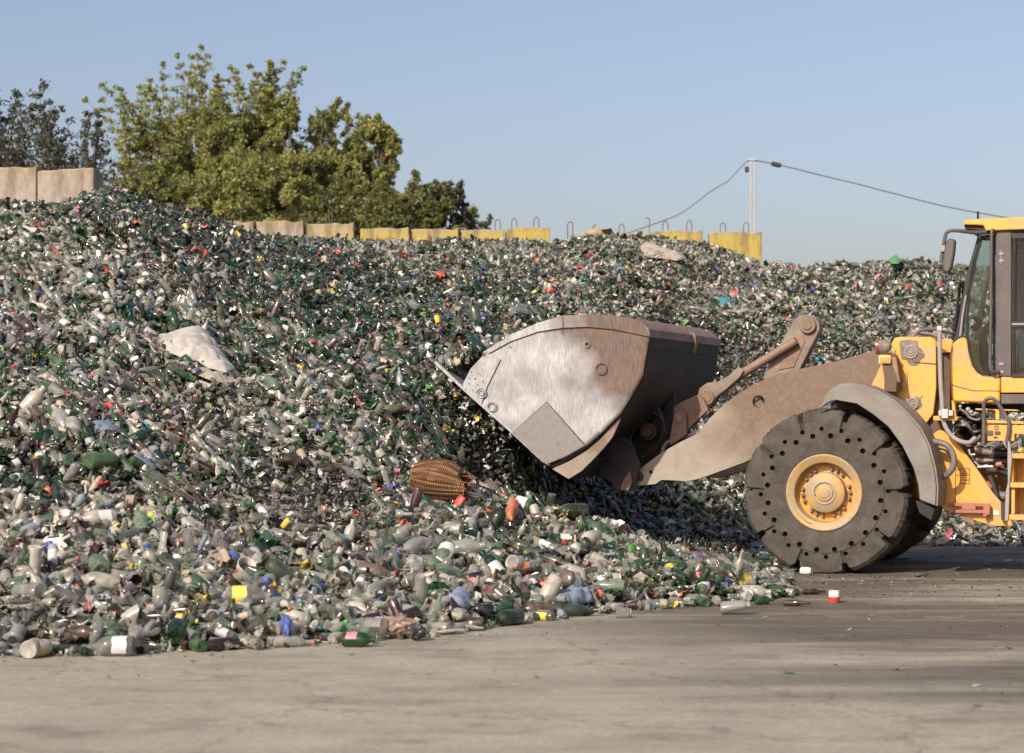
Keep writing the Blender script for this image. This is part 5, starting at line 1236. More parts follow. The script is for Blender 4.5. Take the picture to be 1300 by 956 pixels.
b = MB(); b.prism(TT([(886,504),(889,493),(899,486),(912,485),(925,478),(938,466),(946,470),(940,480),(924,494),(911,504),(905,515),(897,519),(889,516)], ly-.2), ly-.25, ly-.08); b.build('rod_eye', M['crank'], LK, .012)
c0 = T(898, 505, ly-.25); b = MB(); b.cyl((c0[0],0,c0[1]), .085, ly-.275, ly-.06, 24, bev=.01); b.cyl((c0[0],0,c0[1]), .05, ly-.285, ly-.26, 20, bev=.004); b.build('eye_pin', M['rust_steel'], LK)
b = MB(); b.prism(TT([(856,516),(866,510),(886,501),(893,505),(900,520),(886,534),(871,548.5),(868,556),(851,566),(851,559),(854,540)], 1.10), 1.08, 1.16); b.build('bucket_bracket', M['rust_steel'], LK, .008)
b = MB(); b.prism(TT([(855,530),(857,522),(863,519.5),(870,523),(872,531),(872,552),(852,566),(850,560)], 1.02), 1.0, 1.06); b.build('link_plate', M['rust_steel'], LK, .008)
c0 = T(861.5, 530, 1.0); b = MB(); b.cyl((c0[0],0,c0[1]), .055, .975, 1.02, 20, bev=.006); b.build('link_pin', M['dust_steel'], LK)
b = MB(); b.tube([T3(841,575,1.1),T3(843,567,1.1),T3(850,560,1.1),T3(868,555,1.1),T3(886,549,1.1)], .022, 8, smooth=4); b.build('hose', M['pipe'], LK)
# dark machinery under the bucket back
UM = empty('hinge_mechanism', (0,0,0)); UM.parent = loader
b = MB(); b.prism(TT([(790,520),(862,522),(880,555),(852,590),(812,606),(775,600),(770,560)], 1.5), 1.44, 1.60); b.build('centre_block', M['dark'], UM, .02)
c0 = T(822, 548, 1.2); b = MB(); b.lathe([(.001,1.16),(.06,1.16),(.07,1.18),(.07,1.22),(.10,1.22),(.10,1.44)], (c0[0],0,c0[1]), 'Y', 24, cap=False); b.build('pin_boss', M['brown_dark'], UM)
c0 = T(800, 524, .9); b = MB(); b.cyl((c0[0],0,c0[1]), .09, .84, 1.4, 20, bev=.02); b.build('pin_boss', M['brown_dark'], UM)
b = MB(); b.tube([T3(812,516,1.0),T3(806,540,1.0),T3(800,560,1.0),T3(799,590,.7),T3(800,604,.6)], .012, 6, smooth=5); b.tube([T3(835,518,1.1),T3(842,540,1.1),T3(836,562,1.1),T3(815,580,1.1)], .02, 6, smooth=5); b.tube([T3(806,516,1.1),T3(820,520,1.1),T3(838,530,1.1),T3(845,550,1.1)], .02, 6, smooth=5)
b.build('hose', M['dark'], UM)

# ---- front axle and lower frame (dark, between the wheels)
FR = empty('front_frame', (0,0,0)); FR.parent = loader
b = MB(); b.cyl((HX,0,HZ), .20, .60, 2.40, 24); b.box((HX-.35, 1.1, HZ-.28), (HX+.35, 1.9, HZ+.30)); b.build('axle', M['dark'], FR, .03)
tower = [(1130,439),(1136,428.5),(1143,427.5),(1188,427.5),(1188.5,470),(1188.5,492),(1185,525),(1171,544),(1150,560),(1100,560),(1090,520),(1106,489.5),(1117,466)]
b = MB(); b.prism(TT(tower, .66), .66, .72); b.build('tower_plate', M['yellow'], FR, .008)
b = MB(); b.prism(TT(tower, .66), 2.28, 2.34); b.build('tower_plate', M['yellow'], FR, .008)
x0_, z0_ = T(1150,545,.72); x1_, z1_ = T(1188,432,.72); b = MB(); b.box((x0_, .75, z0_-.3), (x1_-.03, 2.26, z1_-.12)); b.build('tower_core', M['brown_dark'], FR, .02)
# greasy pin bosses
def boss(px, py, r_, bl):
    c0 = T(px, py, .66); b = MB()
    rr = random.Random(int(px)); ph = [rr.uniform(0,6) for _ in range(3)]
    b.lathe([(.0001,.636),(r_*.35,.636),(r_*.75,.646),(r_,.6585)], (c0[0],0,c0[1]), 'Y', 40, cap=False, wob=lambda r, w_, a, i: (r*(1+(.16*math.sin(2*a+ph[0])+.10*math.sin(5*a+ph[1])+.05*math.sin(9*a+ph[2]) if i > 1 else 0)), w_)); b.build('grease_patch', M['grease'], FR)
    b = MB()
    for q, t_ in ((bl, .010),(bl*.6, .008),(bl*.3,.006)): b.tube([(c0[0]+q*math.cos(a), .634, c0[1]+q*math.sin(a)) for a in np.linspace(0, 2*math.pi, 25)], t_, 6)
    b.cyl((c0[0],0,c0[1]), bl*.2, .62, .64, 12, bev=.003); b.build('pin_boss', M['pipe'], FR)
boss(1157,447,.135,.065); boss(1159,512.5,.088,.055)
b = MB(); b.tube([T3(1152,447,.648), T3(1160,459,.640), T3(1168,460.5,.655), T3(1188.5,462,.655)], .006, 5); b.build('grease_line', M['brown_dark'], FR)
b = MB(); b.prism(TT([(1141.5,467.5),(1147,466.5),(1151,470),(1152,476),(1152,489),(1149,493),(1144,495.5),(1137,495.5),(1137,470)], .64), .640, .6585); b.build('pin_cover', M['yellow'], FR, .006)
c0 = T(1145,492,.64); b = MB(); b.cyl((c0[0],0,c0[1]), .016, .618, .645, 8, bev=.003); b.build('bolt', M['rust_steel'], FR)
c0 = T(1170,503,.66); b = MB(); b.cyl((c0[0],0,c0[1]), .010, .648, .662, 8); b.build('bolt', M['rust_steel'], FR)
# rear web of the tower and recess towards the cab
b = MB(); b.prism(TT([(1188.5,440),(1206,440),(1206,525),(1188.5,525)], .9), .9, .94); b.build('recess_panel', M['brown_dark'], FR)
b = MB(); b.prism(TT([(1195,430),(1212,430),(1212,447),(1195,448)], .85), .85, .89); b.build('rear_gusset', M['yellow'], FR, .004)
b = MB(); b.prism(TT([(1188,493),(1190,508),(1196,509),(1196,532),(1176,556),(1170,548),(1185,526)], .78), .78, .82); b.build('rear_gusset', M['brown_dark'], FR, .004)
# lower articulation plate
low = [(1160,560),(1178,556),(1194,544),(1200,549),(1219,567),(1235,588),(1250.5,610),(1260,625),(1271,637.5),(1271,655),(1285,662),(1285,668),(1262,668),(1240,662),(1221,654),(1188,643),(1160,630)]
b = MB(); b.prism(TT(low, .58), .58, .64); b.build('hinge_plate', M['yellow'], FR, .008)
b = MB(); b.prism(TT([(1178,540),(1196,526),(1204,540),(1196,545),(1178,557)], .74), .74, .78); b.build('hinge_plate', M['brown_dark'], FR, .008)
b = MB(); b.prism(TT([(1219,567),(1250.5,610),(1271,637.5),(1266,644),(1247,614),(1216,571)], .70), .70, .74); b.build('plate_edge', M['brown_dark'], FR, .004)
b = MB(); b.tube([T3(1213,590,.575), T3(1213,640,.575)], .003, 4); b.build('plate_seam', M['brown_dark'], FR)
# warning pictogram: two ruled boxes, a triangle above and a small arrow mark below
b = MB()
def ln(a_, c_, t_=.0035): b.tube([T3(*a_, .577), T3(*c_, .577)], t_, 4)
for p_, q_ in (((1219,595),(1231,595)),((1219,603.5),(1231,603.5)),((1219,595),(1219,614)),((1231,595),(1231,614)),((1219,614),(1231,614)),((1222,601.5),(1225,596.5)),((1225,596.5),(1228.5,601.5)),((1222,601.5),(1228.5,601.5)),((1224,609.5),(1228.5,609.5)),((1229,606.5),(1229,611.5)),((1214,596),(1219,596)),((1214,603),(1219,603))): ln(p_, q_)
b.build('warning_sign', M['ink'], FR)
b = MB(); b.box((T(1261,650,.57)[0], .572, T(1261,654,.57)[1]), (T(1268,650,.57)[0], .5785, T(1261,648,.57)[1])); b.build('small_decal', M['white_decal'], FR)
# red-brown locking strut
p0, p1 = T(1203,641,.50), T(1257,644,.50)
b = MB(); b.box((p0[0], .49, p0[1]-.012), (p1[0], .53, p0[1]+.022)); b.box((p0[0]+.06, .49, p0[1]-.085), (p1[0], .53, p0[1]-.050)); b.prism([(p1[0]-.07, p1[1]-.08),(p1[0], p1[1]-.08),(p1[0], p1[1]+.02),(p1[0]-.07, p1[1]+.02)], .47, .55); b.box((p0[0]+.15, .485, p0[1]-.05), (p0[0]+.30, .535, p0[1]+.025))
for x_ in (p0[0]+.02, p1[0]-.05): b.cyl((x_,0,p0[1]-.10), .022, .47, .55, 10)
b.build('locking_strut', M['redbrown'], FR, .004)
b = MB(); b.prism(TT([(1219,655),(1232,657),(1239,664),(1236,667),(1222,660)], .5), .46, .52); b.build('tow_lug', M['rust_steel'], FR, .004)

# ---- fender
fo = [(1035,520),(1047,507.5),(1054,497),(1066,490),(1075,488.3),(1097,491),(1115,498.5),(1134,509.5),(1152,526),(1168,545),(1178.5,566),(1186,594),(1189,618),(1188,642)]
fi = [(1168,634),(1166,615),(1160,594),(1146,566),(1128,541.5),(1109,526),(1088,512.5),(1062,508),(1053,510),(1038,521)]
FE = empty('fender', (0,0,0)); FE.parent = loader
b = MB(); b.sheet(TT(fo, -.03)[1:], -.03, .64, .02); b.build('top_sheet', M['fender'], FE, ang=50)
b = MB(); b.prism(TT(fo[1:]+fi, -.03), -.055, -.03); b.build('side_skirt', M['fender'], FE, .008)
b = MB(); b.prism(TT([(x, y+2) for x, y in fo[2:12]]+[(1150,620),(1125,560),(1085,535),(1055,525)], .60), .60, .625); b.build('shade_black_inner_wall', M['black'], FE)  # black plate standing in for the shade inside the fender
b = MB(); b.tube([T3(1040,518,.56), T3(1060,507,.56)], .012, 6); b.build('blue_pipe', M['bluepipe'], FE)
b = MB(); b.prism(TT([(1167,634),(1188,642),(1192,646),(1188,660),(1172,650)], .3), .0, .62); b.build('mud_flap', M['black'], FE, .01)
# coiled hose beside the fender
b = MB(); b.tube([T3(1180,561,.35),T3(1192,561.5,.32),T3(1203,566,.3),T3(1209.5,576,.3),T3(1211,587,.3),T3(1207,598,.3),T3(1198,605,.32),T3(1187,606.5,.35)], .034, 12, smooth=6); b.build('hose', M['hose'], loader)
b = MB(); b.tube([T3(1180,569,.5),T3(1192,569,.5),T3(1202,573,.5),T3(1207,582,.5)], .012, 8, smooth=5); b.build('hose', M['hose'], loader)

# ---- lamps on the tower
LP = empty('front_lamp', (0,0,0)); LP.parent = loader
b = MB(); b.prism(TT([(1120,462),(1131,460),(1134,453),(1138,455),(1141.5,466),(1143,484),(1139,486),(1138,498),(1123,497),(1123,480)], .42), .40, .62); b.build('bracket', M['brown_dark'], LP, .008)
b = MB(); b.prism(TT([(1131.5,453),(1138,453.5),(1143,485),(1141,486),(1134,466)], .39), .37, .40); b.build('bracket_flange', M['redbrown'] if False else M['rust_steel'], LP, .004)
b = MB(); b.prism(TT([(1115.3,451),(1130.5,451),(1130.5,461.5),(1115.3,461.5)], .36), .36, .44); b.build('indicator_case', M['amber_rim'], LP, .008)
b = MB(); b.prism(TT([(1117.2,453.5),(1128.8,453.5),(1128.8,459.8),(1117.2,459.8)], .36), .350, .362); b.build('indicator_lens', M['amber'], LP, .004)
c0 = T(1121,440,.45); b = MB(); b.lathe([(.0001,-.02),(.07,-.02),(.082,.0),(.078,.05),(.05,.11),(.0001,.13)], (c0[0]-.03,.45,c0[1]), 'X', 20, cap=False); b.build('headlight', M['grease'], LP)
b = MB(); b.lathe([(.088,-.025),(.088,.005),(.076,.005),(.076,-.025),(.088,-.025)], (c0[0]-.045,.45,c0[1]), 'X', 20, cap=False); b.build('lamp_rim', M['red_lens'], LP)
b = MB(); b.tube([T3(1128,446,.45),T3(1136,446.5,.45),T3(1134,450,.42)], .02, 8); b.build('lamp_mount', M['pipe'], LP)

# ---- rails and hoses between tower and cab
b = MB(); b.tube([T3(1193,418,.42),T3(1193,440,.42),T3(1194,480,.42),T3(1196,512,.42),T3(1197,530,.42),T3(1201,543,.42),T3(1208,553,.42),T3(1218,560,.42),T3(1230,562,.45),T3(1238,556,.5)], .026, 12, smooth=5); b.build('hydraulic_pipe', M['pipe'], loader)
b = MB(); b.tube([T3(1158,428,.7),T3(1166,421,.7),T3(1176,418,.6),T3(1188,417.5,.45),T3(1193,418,.42)], .019, 10, smooth=5); b.tube([T3(1193,421,.45),T3(1203,422,.6),T3(1212,424,.75)], .016, 8); b.tube([T3(1150,430,.9),T3(1163,423,.9),T3(1180,424,.9),T3(1190,427,.9)], .019, 8, smooth=4); b.build('hose', M['hose'], loader)
b = MB(); c0 = T(1199,525,.4); b.box((c0[0]-.06,.36,c0[1]-.03),(c0[0]+.10,.46,c0[1]+.035)); b.box((c0[0]-.03,.34,c0[1]-.055),(c0[0]+.05,.48,c0[1]+.05)); c1 = T(1193,418,.42); b.box((c1[0]-.03,.39,c1[1]-.02),(c1[0]+.03,.45,c1[1]+.035)); b.build('pipe_clamp', M['silver'], loader, .008)
b = MB(); b.prism(TT([(1186,528),(1218,529),(1216,534),(1186,534)], .5), .42, .8); b.prism(TT([(1208,508),(1212,512),(1214,529),(1209,529)], .6), .6, .7); b.build('valve_shelf', M['yellow'], loader, .006)

# ---- cab
CB = empty('cab', (0,0,0)); CB.parent = loader
C0, C1 = .72, 2.28
def TX(px, py): return T(px, py, C0)
lower = TT([(1208,437),(1212,431),(1217.5,427),(1224,428),(1229,433),(1231,446),(1235,463),(1240,472),(1247,477),(1269.6,478.5),(1269.6,511.5),(1240,511.5),(1208.5,510),(1206.5,487),(1205.5,452)], C0)
b = MB(); b.prism(lower, C0, C1); b.build('front_body', M['yellow'], CB, .025)
ex, ez0 = T(1270.4, 478.5, C0); _, ez1 = T(1270.4, 499, C0); _, ez2 = T(1270.4, 513, C0)
XR = ex+1.35
b = MB(); b.prism([(ex,ez1),(XR,ez1),(XR,ez0-.0),(ex,ez0)], C0, C1); dr = b.build('door_panel', M['yellow'], CB, .015)
b = MB(); b.prism([(ex,ez2),(XR,ez2),(XR,ez1-.012),(ex,ez1-.012)], C0+.01, C1); b.build('door_sill', M['cab_grey'], CB, .01)
b = MB(); b.tube([T3(1206.8,488,C0-.001),T3(1213,490,C0-.003),T3(1235,496,C0-.003),T3(1270,496.3,C0-.003)], .0045, 5); b.build('body_groove', M['brown_dark'], CB)
# frame posts
zt1 = T(1260,292,C0)[1]; zc = T(1260,291,C0)[1]
def post(pts, y0, y1, name, mat='cab_grey', bev=.008, par=None): b = MB(); b.prism(pts, y0, y1); return b.build(name, M[mat], par or CB, bev)
aP = TT([(1242,296),(1246.5,296),(1236,332),(1229,370),(1224,405),(1222,428),(1208.5,436),(1214,420),(1219,392),(1226,352)], C0)
for y0_, y1_ in ((C0, C0+.05), (C1-.05, C1)):
    post(aP, y0_, y1_, 'front_pillar', 'seal', .006)
    post(TT([(1264,293),(1284,293),(1284,478),(1269.6,477.5),(1264,474)], C0), y0_-.012 if y0_ == C0 else y0_, y1_+.0 if y0_ == C0 else y1_+.012, 'door_pillar')
    post(TT([(1233,297),(1300,293),(1300,297.5),(1240,303)], C0)[:0] or [(T(1241,296,C0)[0], zt1), (XR, zt1), (XR, zt1-.06), (T(1241,296,C0)[0]-.02, zt1-.06)], y0_, y1_, 'top_rail')
    post([(XR-.09, zt1-.06), (XR, zt1-.06), (XR, ez0), (XR-.09, ez0)], y0_, y1_, 'rear_pillar')
# rubber seals
b = MB(); b.tube([T3(1246,303,C0-.004),T3(1238,332,C0-.004),T3(1231,370,C0-.004),T3(1228,400,C0-.004),T3(1228,425,C0-.004),T3(1231,447,C0-.004),T3(1235.5,463,C0-.004),T3(1241,470,C0-.004),T3(1248,474.5,C0-.004),T3(1262,475.5,C0-.004),T3(1262,303,C0-.004),T3(1246,303,C0-.004)], .014, 6); b.build('window_seal', M['seal'], CB)
b = MB(); b.tube([T3(1226.5,375,C0-.004),T3(1222,400,C0-.004),T3(1219,427,C0-.004)], .012, 6); b.build('window_seal', M['pipe'], CB)
gq = TT([(1246,303),(1238,332),(1231,370),(1228,400),(1228,425),(1231,447),(1235.5,463),(1241,470),(1248,474.5),(1262,475.5),(1262,303)], C0)
b = MB(); b.prism(gq, C0+.015, C0+.022); b.prism(gq, C1-.022, C1-.015); b.build('quarter_window', M['cabglass'], CB)
dx0 = T(1284.5,400,C0)[0]; mz = T(1290,411.5,C0)[1]
b = MB(); b.prism([(dx0,ez0+.03),(XR-.1,ez0+.03),(XR-.1,zt1-.08),(dx0,zt1-.08)], C0+.015, C0+.022); b.prism([(dx0,ez0+.03),(XR-.1,ez0+.03),(XR-.1,zt1-.08),(dx0,zt1-.08)], C1-.022, C1-.015); b.build('door_window', M['cabglass'], CB)
b = MB()
for z_ in (mz-.022, mz+.022): b.box((dx0-.0, C0-.012, z_-.010), (XR-.1, C0+.012, z_+.010))
b.build('window_bar', M['seal'], CB, .004); b = MB(); b.box((dx0, C0-.016, mz-.010), (XR-.1, C0+.01, mz+.010)); b.build('window_bar', M['pipe'], CB, .003)
fr = MB(); 
for pts in ([T3(1288,303,C0-.006),T3(1288,407,C0-.006)], [T3(1287,417,C0-.006),T3(1287,472,C0-.006)]): fr.tube(pts, .018, 6)
fr.box((dx0, C0-.02, zt1-.10), (XR-.05, C0+.015, zt1-.06)); fr.box((dx0, C0-.02, ez0-.002), (XR-.05, C0+.015, ez0+.035)); fr.build('window_seal', M['seal'], CB)
# windscreen and rear glass
w0, w1 = T(1243,297,C0), T(1213,425,C0)
b = MB(); b.prism([w0,(w0[0]+.008,w0[1]),(w1[0]+.008,w1[1]),w1], C0+.05, C1-.05); b.prism([(XR-.05,ez0),(XR-.042,ez0),(XR-.042,zt1),(XR-.05,zt1)], C0+.05, C1-.05); b.build('windscreen', M['cabglass'], CB)
# roof with visor
ry0, ry1 = C0-.06, C1+.06
rt = TT([(1222.5,280.5),(1226,279),(1248,277.4)], ry0); rb = TT([(1250.5,290.8),(1248,286),(1223.5,285.3)], ry0); rz = T(1300,276,ry0)[1]; rzb = T(1300,291.5,ry0)[1]
b = MB(); b.prism(rt+[(XR-.3,rz+.02),(XR+.06,rz-.02),(XR+.06,rzb),(rb[0][0],rzb)]+rb, ry0, ry1); b.build('roof', M['yellow'], CB, .03)
b = MB(); b.prism(TT([(1224,285.6),(1248,286.5),(1250,291),(1300,292.2),(1300,296),(1247,296),(1236,291.5),(1225,291)], ry0+.05), ry0+.05, ry1-.05); b.build('roof_underside', M['black'], CB, .006)
b = MB(); c0 = T3(1238,290,1.0); b.box((c0[0]-.08, .9, c0[2]-.02), (c0[0]+.04, 1.1, c0[2]+.03)); b.build('work_lamp', M['pipe'], CB, .008)
b = MB(); b.tube([T3(1241.5,279,1.2),T3(1241.5,268.5,1.2)], .012, 8); b.build('antenna', M['black'], CB)
# handrail on the door pillar
b = MB(); b.tube([T3(1264,295,C0-.02),T3(1260,292,C0-.08),T3(1259,298,C0-.09),T3(1258.5,330,C0-.09),T3(1258,400,C0-.09),T3(1257,455,C0-.09),T3(1257.5,467,C0-.09),T3(1261,472,C0-.08),T3(1269,472,C0-.02)], .017, 10, smooth=3); b.build('grab_rail', M['cab_grey'], CB)
b = MB()
for py in (322, 331, 462, 472): c0 = T3(1271,py,C0-.012); b.box((c0[0]-.02, c0[1]-.012, c0[2]-.014), (c0[0]+.025, c0[1], c0[2]+.014))
b.tube([T3(1270,317,C0-.016),T3(1271,335,C0-.016)], .007, 6); b.build('door_hinge', M['pipe'], CB)
# mirror on its bent arm
MR = empty('mirror', (0,0,0)); MR.parent = CB
b = MB(); b.tube([T3(1252,294.5,.66),T3(1238,295.5,.60),T3(1218,293,.52),T3(1206,293,.50),T3(1201.5,296,.50),T3(1199.5,303,.50),T3(1196.5,320,.50),T3(1194,333.5,.50)], .020, 10, smooth=4); b.tube([T3(1248,291,.9),T3(1236,294.5,.62),T3(1222,294,.53)], .018, 8, smooth=3); b.build('mirror_arm', M['cab_grey'], MR)
b = MB(); b.prism(TT([(1203.5,304),(1207,303),(1213.5,304.5),(1212,322),(1208.5,340),(1205,346.5),(1199.5,345.5),(1197,341),(1198,325),(1201,309)], .47), .42, .54); b.build('mirror_head', M['cab_grey'], MR, .02)
b = MB(); c0 = T3(1197.5,316,.48); b.box((c0[0]-.025,c0[1]-.03,c0[2]-.035),(c0[0]+.03,c0[1]+.03,c0[2]+.035)); b.build('mirror_clamp', M['pipe'], MR, .01)
b = MB(); b.tube([T3(1219,360,.80),T3(1217,378,.80),T3(1214.5,399,.80),T3(1210,432,.80)], .018, 6); b.tube([T3(1223,356,.85),T3(1222,378,.82),T3(1217,400,.82),T3(1213,425,.82)], .012, 6); c0 = T3(1222,362,.82); b.box((c0[0]-.02,c0[1]-.02,c0[2]-.02),(c0[0]+.03,c0[1]+.02,c0[2]+.03)); b.build('wiper', M['black'], CB)
# inside: floor, seat, console, steering wheel
b = MB(); b.box((T(1232,470,C0)[0], C0+.06, ez0-.28), (XR-.06, C1-.06, ez0-.24)); b.build('cab_floor', M['black'], CB)
ST = empty('seat', (0,0,0)); ST.parent = CB; sx = ex+.50
b = MB(); b.box((sx-.22,1.25,ez0+.16),(sx+.28,1.75,ez0+.30)); b.build('seat_cushion', M['seal'], ST, .05)
b = MB(); b.prism([(sx+.20,ez0+.28),(sx+.32,ez0+.28),(sx+.46,ez0+.95),(sx+.36,ez0+.97)], 1.27, 1.73); b.build('seat_back', M['seal'], ST, .04)
b = MB(); b.box((sx+.36,1.38,ez0+1.0),(sx+.46,1.62,ez0+1.2)); b.build('headrest', M['seal'], ST, .04)
b = MB(); b.box((sx-.15,1.3,ez0-.24),(sx+.2,1.7,ez0+.16)); b.build('seat_base', M['black'], ST, .02)
SW = empty('steering', (0,0,0)); SW.parent = CB; c0 = T(1240,412,1.4)
b = MB(); b.tube([(c0[0]+.12,1.5,ez0-.22),(c0[0]+.05,1.5,c0[1]-.12),(c0[0]+.16,1.5,c0[1]+.02)], .05, 10); b.build('column', M['black'], SW)
b = MB(); b.lathe([(.001,-.03),(.07,-.03),(.085,.0),(.06,.06),(.001,.08)], (c0[0],1.2,c0[1]), 'X', 18, cap=False); b.build('instrument_pod', M['black'], SW)
b = MB(); b.lathe([(.001,-.01),(.035,-.01),(.035,.02),(.001,.02)], (T(1234,409,1.1)[0],1.1,T(1234,409,1.1)[1]), 'Y', 18, cap=False); b.build('dial', M['white_decal'], SW)
b = MB(); n_ = 24; b.tube([(c0[0]+.20+.10*math.cos(a), 1.5+.19*math.sin(a), c0[1]+.05-.16*math.cos(a)) for a in np.linspace(0, 2*math.pi, n_)], .016, 6); b.build('steering_wheel', M['seal'], SW)
b = MB(); b.box((T(1286,300,1.2)[0], 1.1, T(1286,318,1.2)[1]), (T(1320,300,1.2)[0], 1.5, zt1-.06)); b.build('roof_console', M['black'], CB, .03)
b = MB(); b.box((T(1292,430,1.9)[0], 1.9, ez0+.1), (T(1300,430,1.9)[0]+.1, 2.0, T(1292,424,1.9)[1])); b.build('control_box', M['navy'], CB, .02)

# ---- rear frame, machinery and side ladder
RF = empty('rear_frame', (0,0,0)); RF.parent = loader
zb = T(1285,664,.3)[1]; xl = T(1276,600,.30)[0]
b = MB(); b.box((ex+.25, .95, .75), (XR+2.6, 2.05, 1.35)); b.build('chassis', M['dark'], RF, .02)
b = MB(); b.box((XR+.08, .75, 1.35), (XR+2.5, 2.25, 2.15)); b.build('engine_hood', M['yellow'], RF, .08)
b = MB(); b.box((XR+2.5, .6, .7), (XR+2.95, 2.4, 1.7)); b.build('counterweight', M['cab_grey'], RF, .08)
b = MB(); b.cyl((HX+3.45,0,HZ), .20, .60, 2.40, 20); b.build('axle', M['dark'], RF)
b = MB(); b.prism(TT([(1210,512),(1300,514),(1300,524),(1250,522),(1215,520)], 1.5), 1.2, 2.2); b.prism(TT([(1212,512),(1250,514),(1250,562),(1232,560),(1216,548)], 1.9), 1.9, 2.0); b.build('underbody', M['black'], RF)
# yellow brackets and boxes
b = MB(); b.prism(TT([(1250,533),(1300,535),(1300,538.5),(1250,537)], .42), .40, .8); b.prism(TT([(1264,520),(1269,520),(1269,533),(1264,533)], .5), .48, .52); b.prism(TT([(1239,518.5),(1290,520),(1294,522),(1239,520.7)], .55), .5, .7); b.build('upper_shelf', M['yellow'], RF, .005)
b = MB(); b.prism(TT([(1253,539.5),(1279,539.5),(1279,560),(1252,560)], .42), .42, .6); b.build('control_plate', M['yellow'], RF, .006)
b = MB(); b.prism(TT([(1281,540),(1300,540),(1340,540),(1340,551),(1300,551),(1288,551),(1288,560),(1281,560)], .40), .40, .6); b.build('side_box', M['yellow'], RF, .006)
for px, py, w_, h_, m_ in ((1257.5,549.5,6,6,'cab_grey'),(1266.5,549.5,7,4,'brown_dark'),(1264,555,5,1.5,'brown_dark')):
    b = MB(); b.prism(TT([(px-w_/2,py-h_/2),(px+w_/2,py-h_/2),(px+w_/2,py+h_/2),(px-w_/2,py+h_/2)], .42), .405, .42); b.build('switch', M[m_], RF, .003)
c0 = T(1265,543,.42); b = MB(); b.tube([(c0[0]+.02*math.cos(a), .413, c0[1]+.02*math.sin(a)) for a in np.linspace(0, 2*math.pi, 15)], .004, 5); b.build('key_ring', M['brown_dark'], RF)
b = MB(); b.tube([T3(1248.5,566,.36),T3(1249,545,.36),T3(1249,515,.36),T3(1251.5,508,.36),T3(1257,505.5,.36),T3(1263,507.5,.36),T3(1268,514,.36),T3(1276,527,.36),T3(1280.5,535,.36),T3(1280.5,548,.36),T3(1278,562,.36)], .021, 10, smooth=4); b.build('hand_hoop', M['cab_grey'], RF)
# springs, valves, cylinders in the open waist of the machine
b = MB()
for k in range(5): b.tube([T3(1256+2.2*k,525,.62),T3(1256.6+2.2*k,531.5,.62)], .010, 6)
b.build('spring', M['silver'], RF)
for i, (pts, r_, m_) in enumerate([
   ([(1239,572),(1263,575)], .036, 'hose'), ([(1239,585),(1263,583)], .030, 'pipe'), ([(1263,575),(1281,576)], .042, 'black'), ([(1261,584),(1281,585)], .036, 'dark'),
   ([(1241,593),(1262,592)], .016, 'silver'), ([(1252,596),(1266,597)], .024, 'pipe'), ([(1264,590),(1272,589)], .030, 'redbrown'), ([(1266,596),(1282,603)], .036, 'black'),
   ([(1256,604),(1262,618),(1266,632)], .030, 'dark'), ([(1261,628),(1276,630)], .050, 'hose'), ([(1252,612),(1262,620)], .022, 'redbrown'),
   ([(1230,570),(1232,577),(1238,577)], .015, 'silver'), ([(1232,577),(1236,584),(1244,592),(1254,590)], .012, 'pipe')]):
    b = MB(); b.tube([T3(x, y, .78 if i % 2 else .70) for x, y in pts], r_, 12, smooth=3); b.build('steering_cylinder' if r_ > .029 else 'hydraulic_hose', M[m_], RF)
b = MB()
rr = random.Random(8)
for k in range(46):
    px, py = rr.uniform(1214,1252), rr.uniform(516,566)
    if py > 540+(px-1214)*.95+6: continue
    c0 = T3(px, py, rr.uniform(.8,1.3)); s_ = rr.uniform(.015,.045); b.box((c0[0]-s_,c0[1]-s_,c0[2]-s_*.8),(c0[0]+s_,c0[1]+s_,c0[2]+s_*.8), Euler((rr.random()*3,rr.random()*3,rr.random()*3)).to_matrix())
b.build('valve_block', M['dark'], RF, .004)
b = MB()
for k, (pts, r_) in enumerate([([(1218,519),(1226,524),(1231,530),(1240,533),(1247,530)],.014),([(1228,520),(1234,527),(1243,524),(1250,527)],.012),([(1214,541),(1222,536),(1229,539),(1232,547)],.012),([(1213,550),(1224,560),(1236,561),(1245,553)],.018),([(1222,562),(1230,566),(1240,562),(1247,566)],.014),([(1246,560),(1250,567),(1256,565),(1266,568),(1276,567)],.018),([(1226,540),(1236,548),(1246,546)],.014),([(1221,566),(1232,572),(1240,567),(1252,571)],.014)]):
    b.tube([T3(x, y, .66+.03*k) for x, y in pts], r_, 8, smooth=5)
b.build('hydraulic_hose', M['hose'], RF)
b = MB(); c0 = T3(1221,537,.6); b.lathe([(.0001,.035),(.028,.03),(.03,.0),(.062,-.01),(.066,-.03),(.03,-.04),(.0001,-.04)], c0, 'Z', 16, cap=False); b.build('valve_cap', M['pipe'], RF)
b = MB()
for px, py, r_ in ((1229,520,.03),(1233,523,.025),(1238,525,.022),(1219,516,.02),(1216,545,.018),(1247,527,.02),(1243,564,.024),(1239,570,.02)): c0 = T3(px,py,.7); b.lathe([(.0001,-r_),(r_*.8,-r_*.6),(r_,0),(r_*.7,r_*.7),(.0001,r_)], c0, 'X', 8, cap=False)
b.build('fitting', M['silver'], RF)
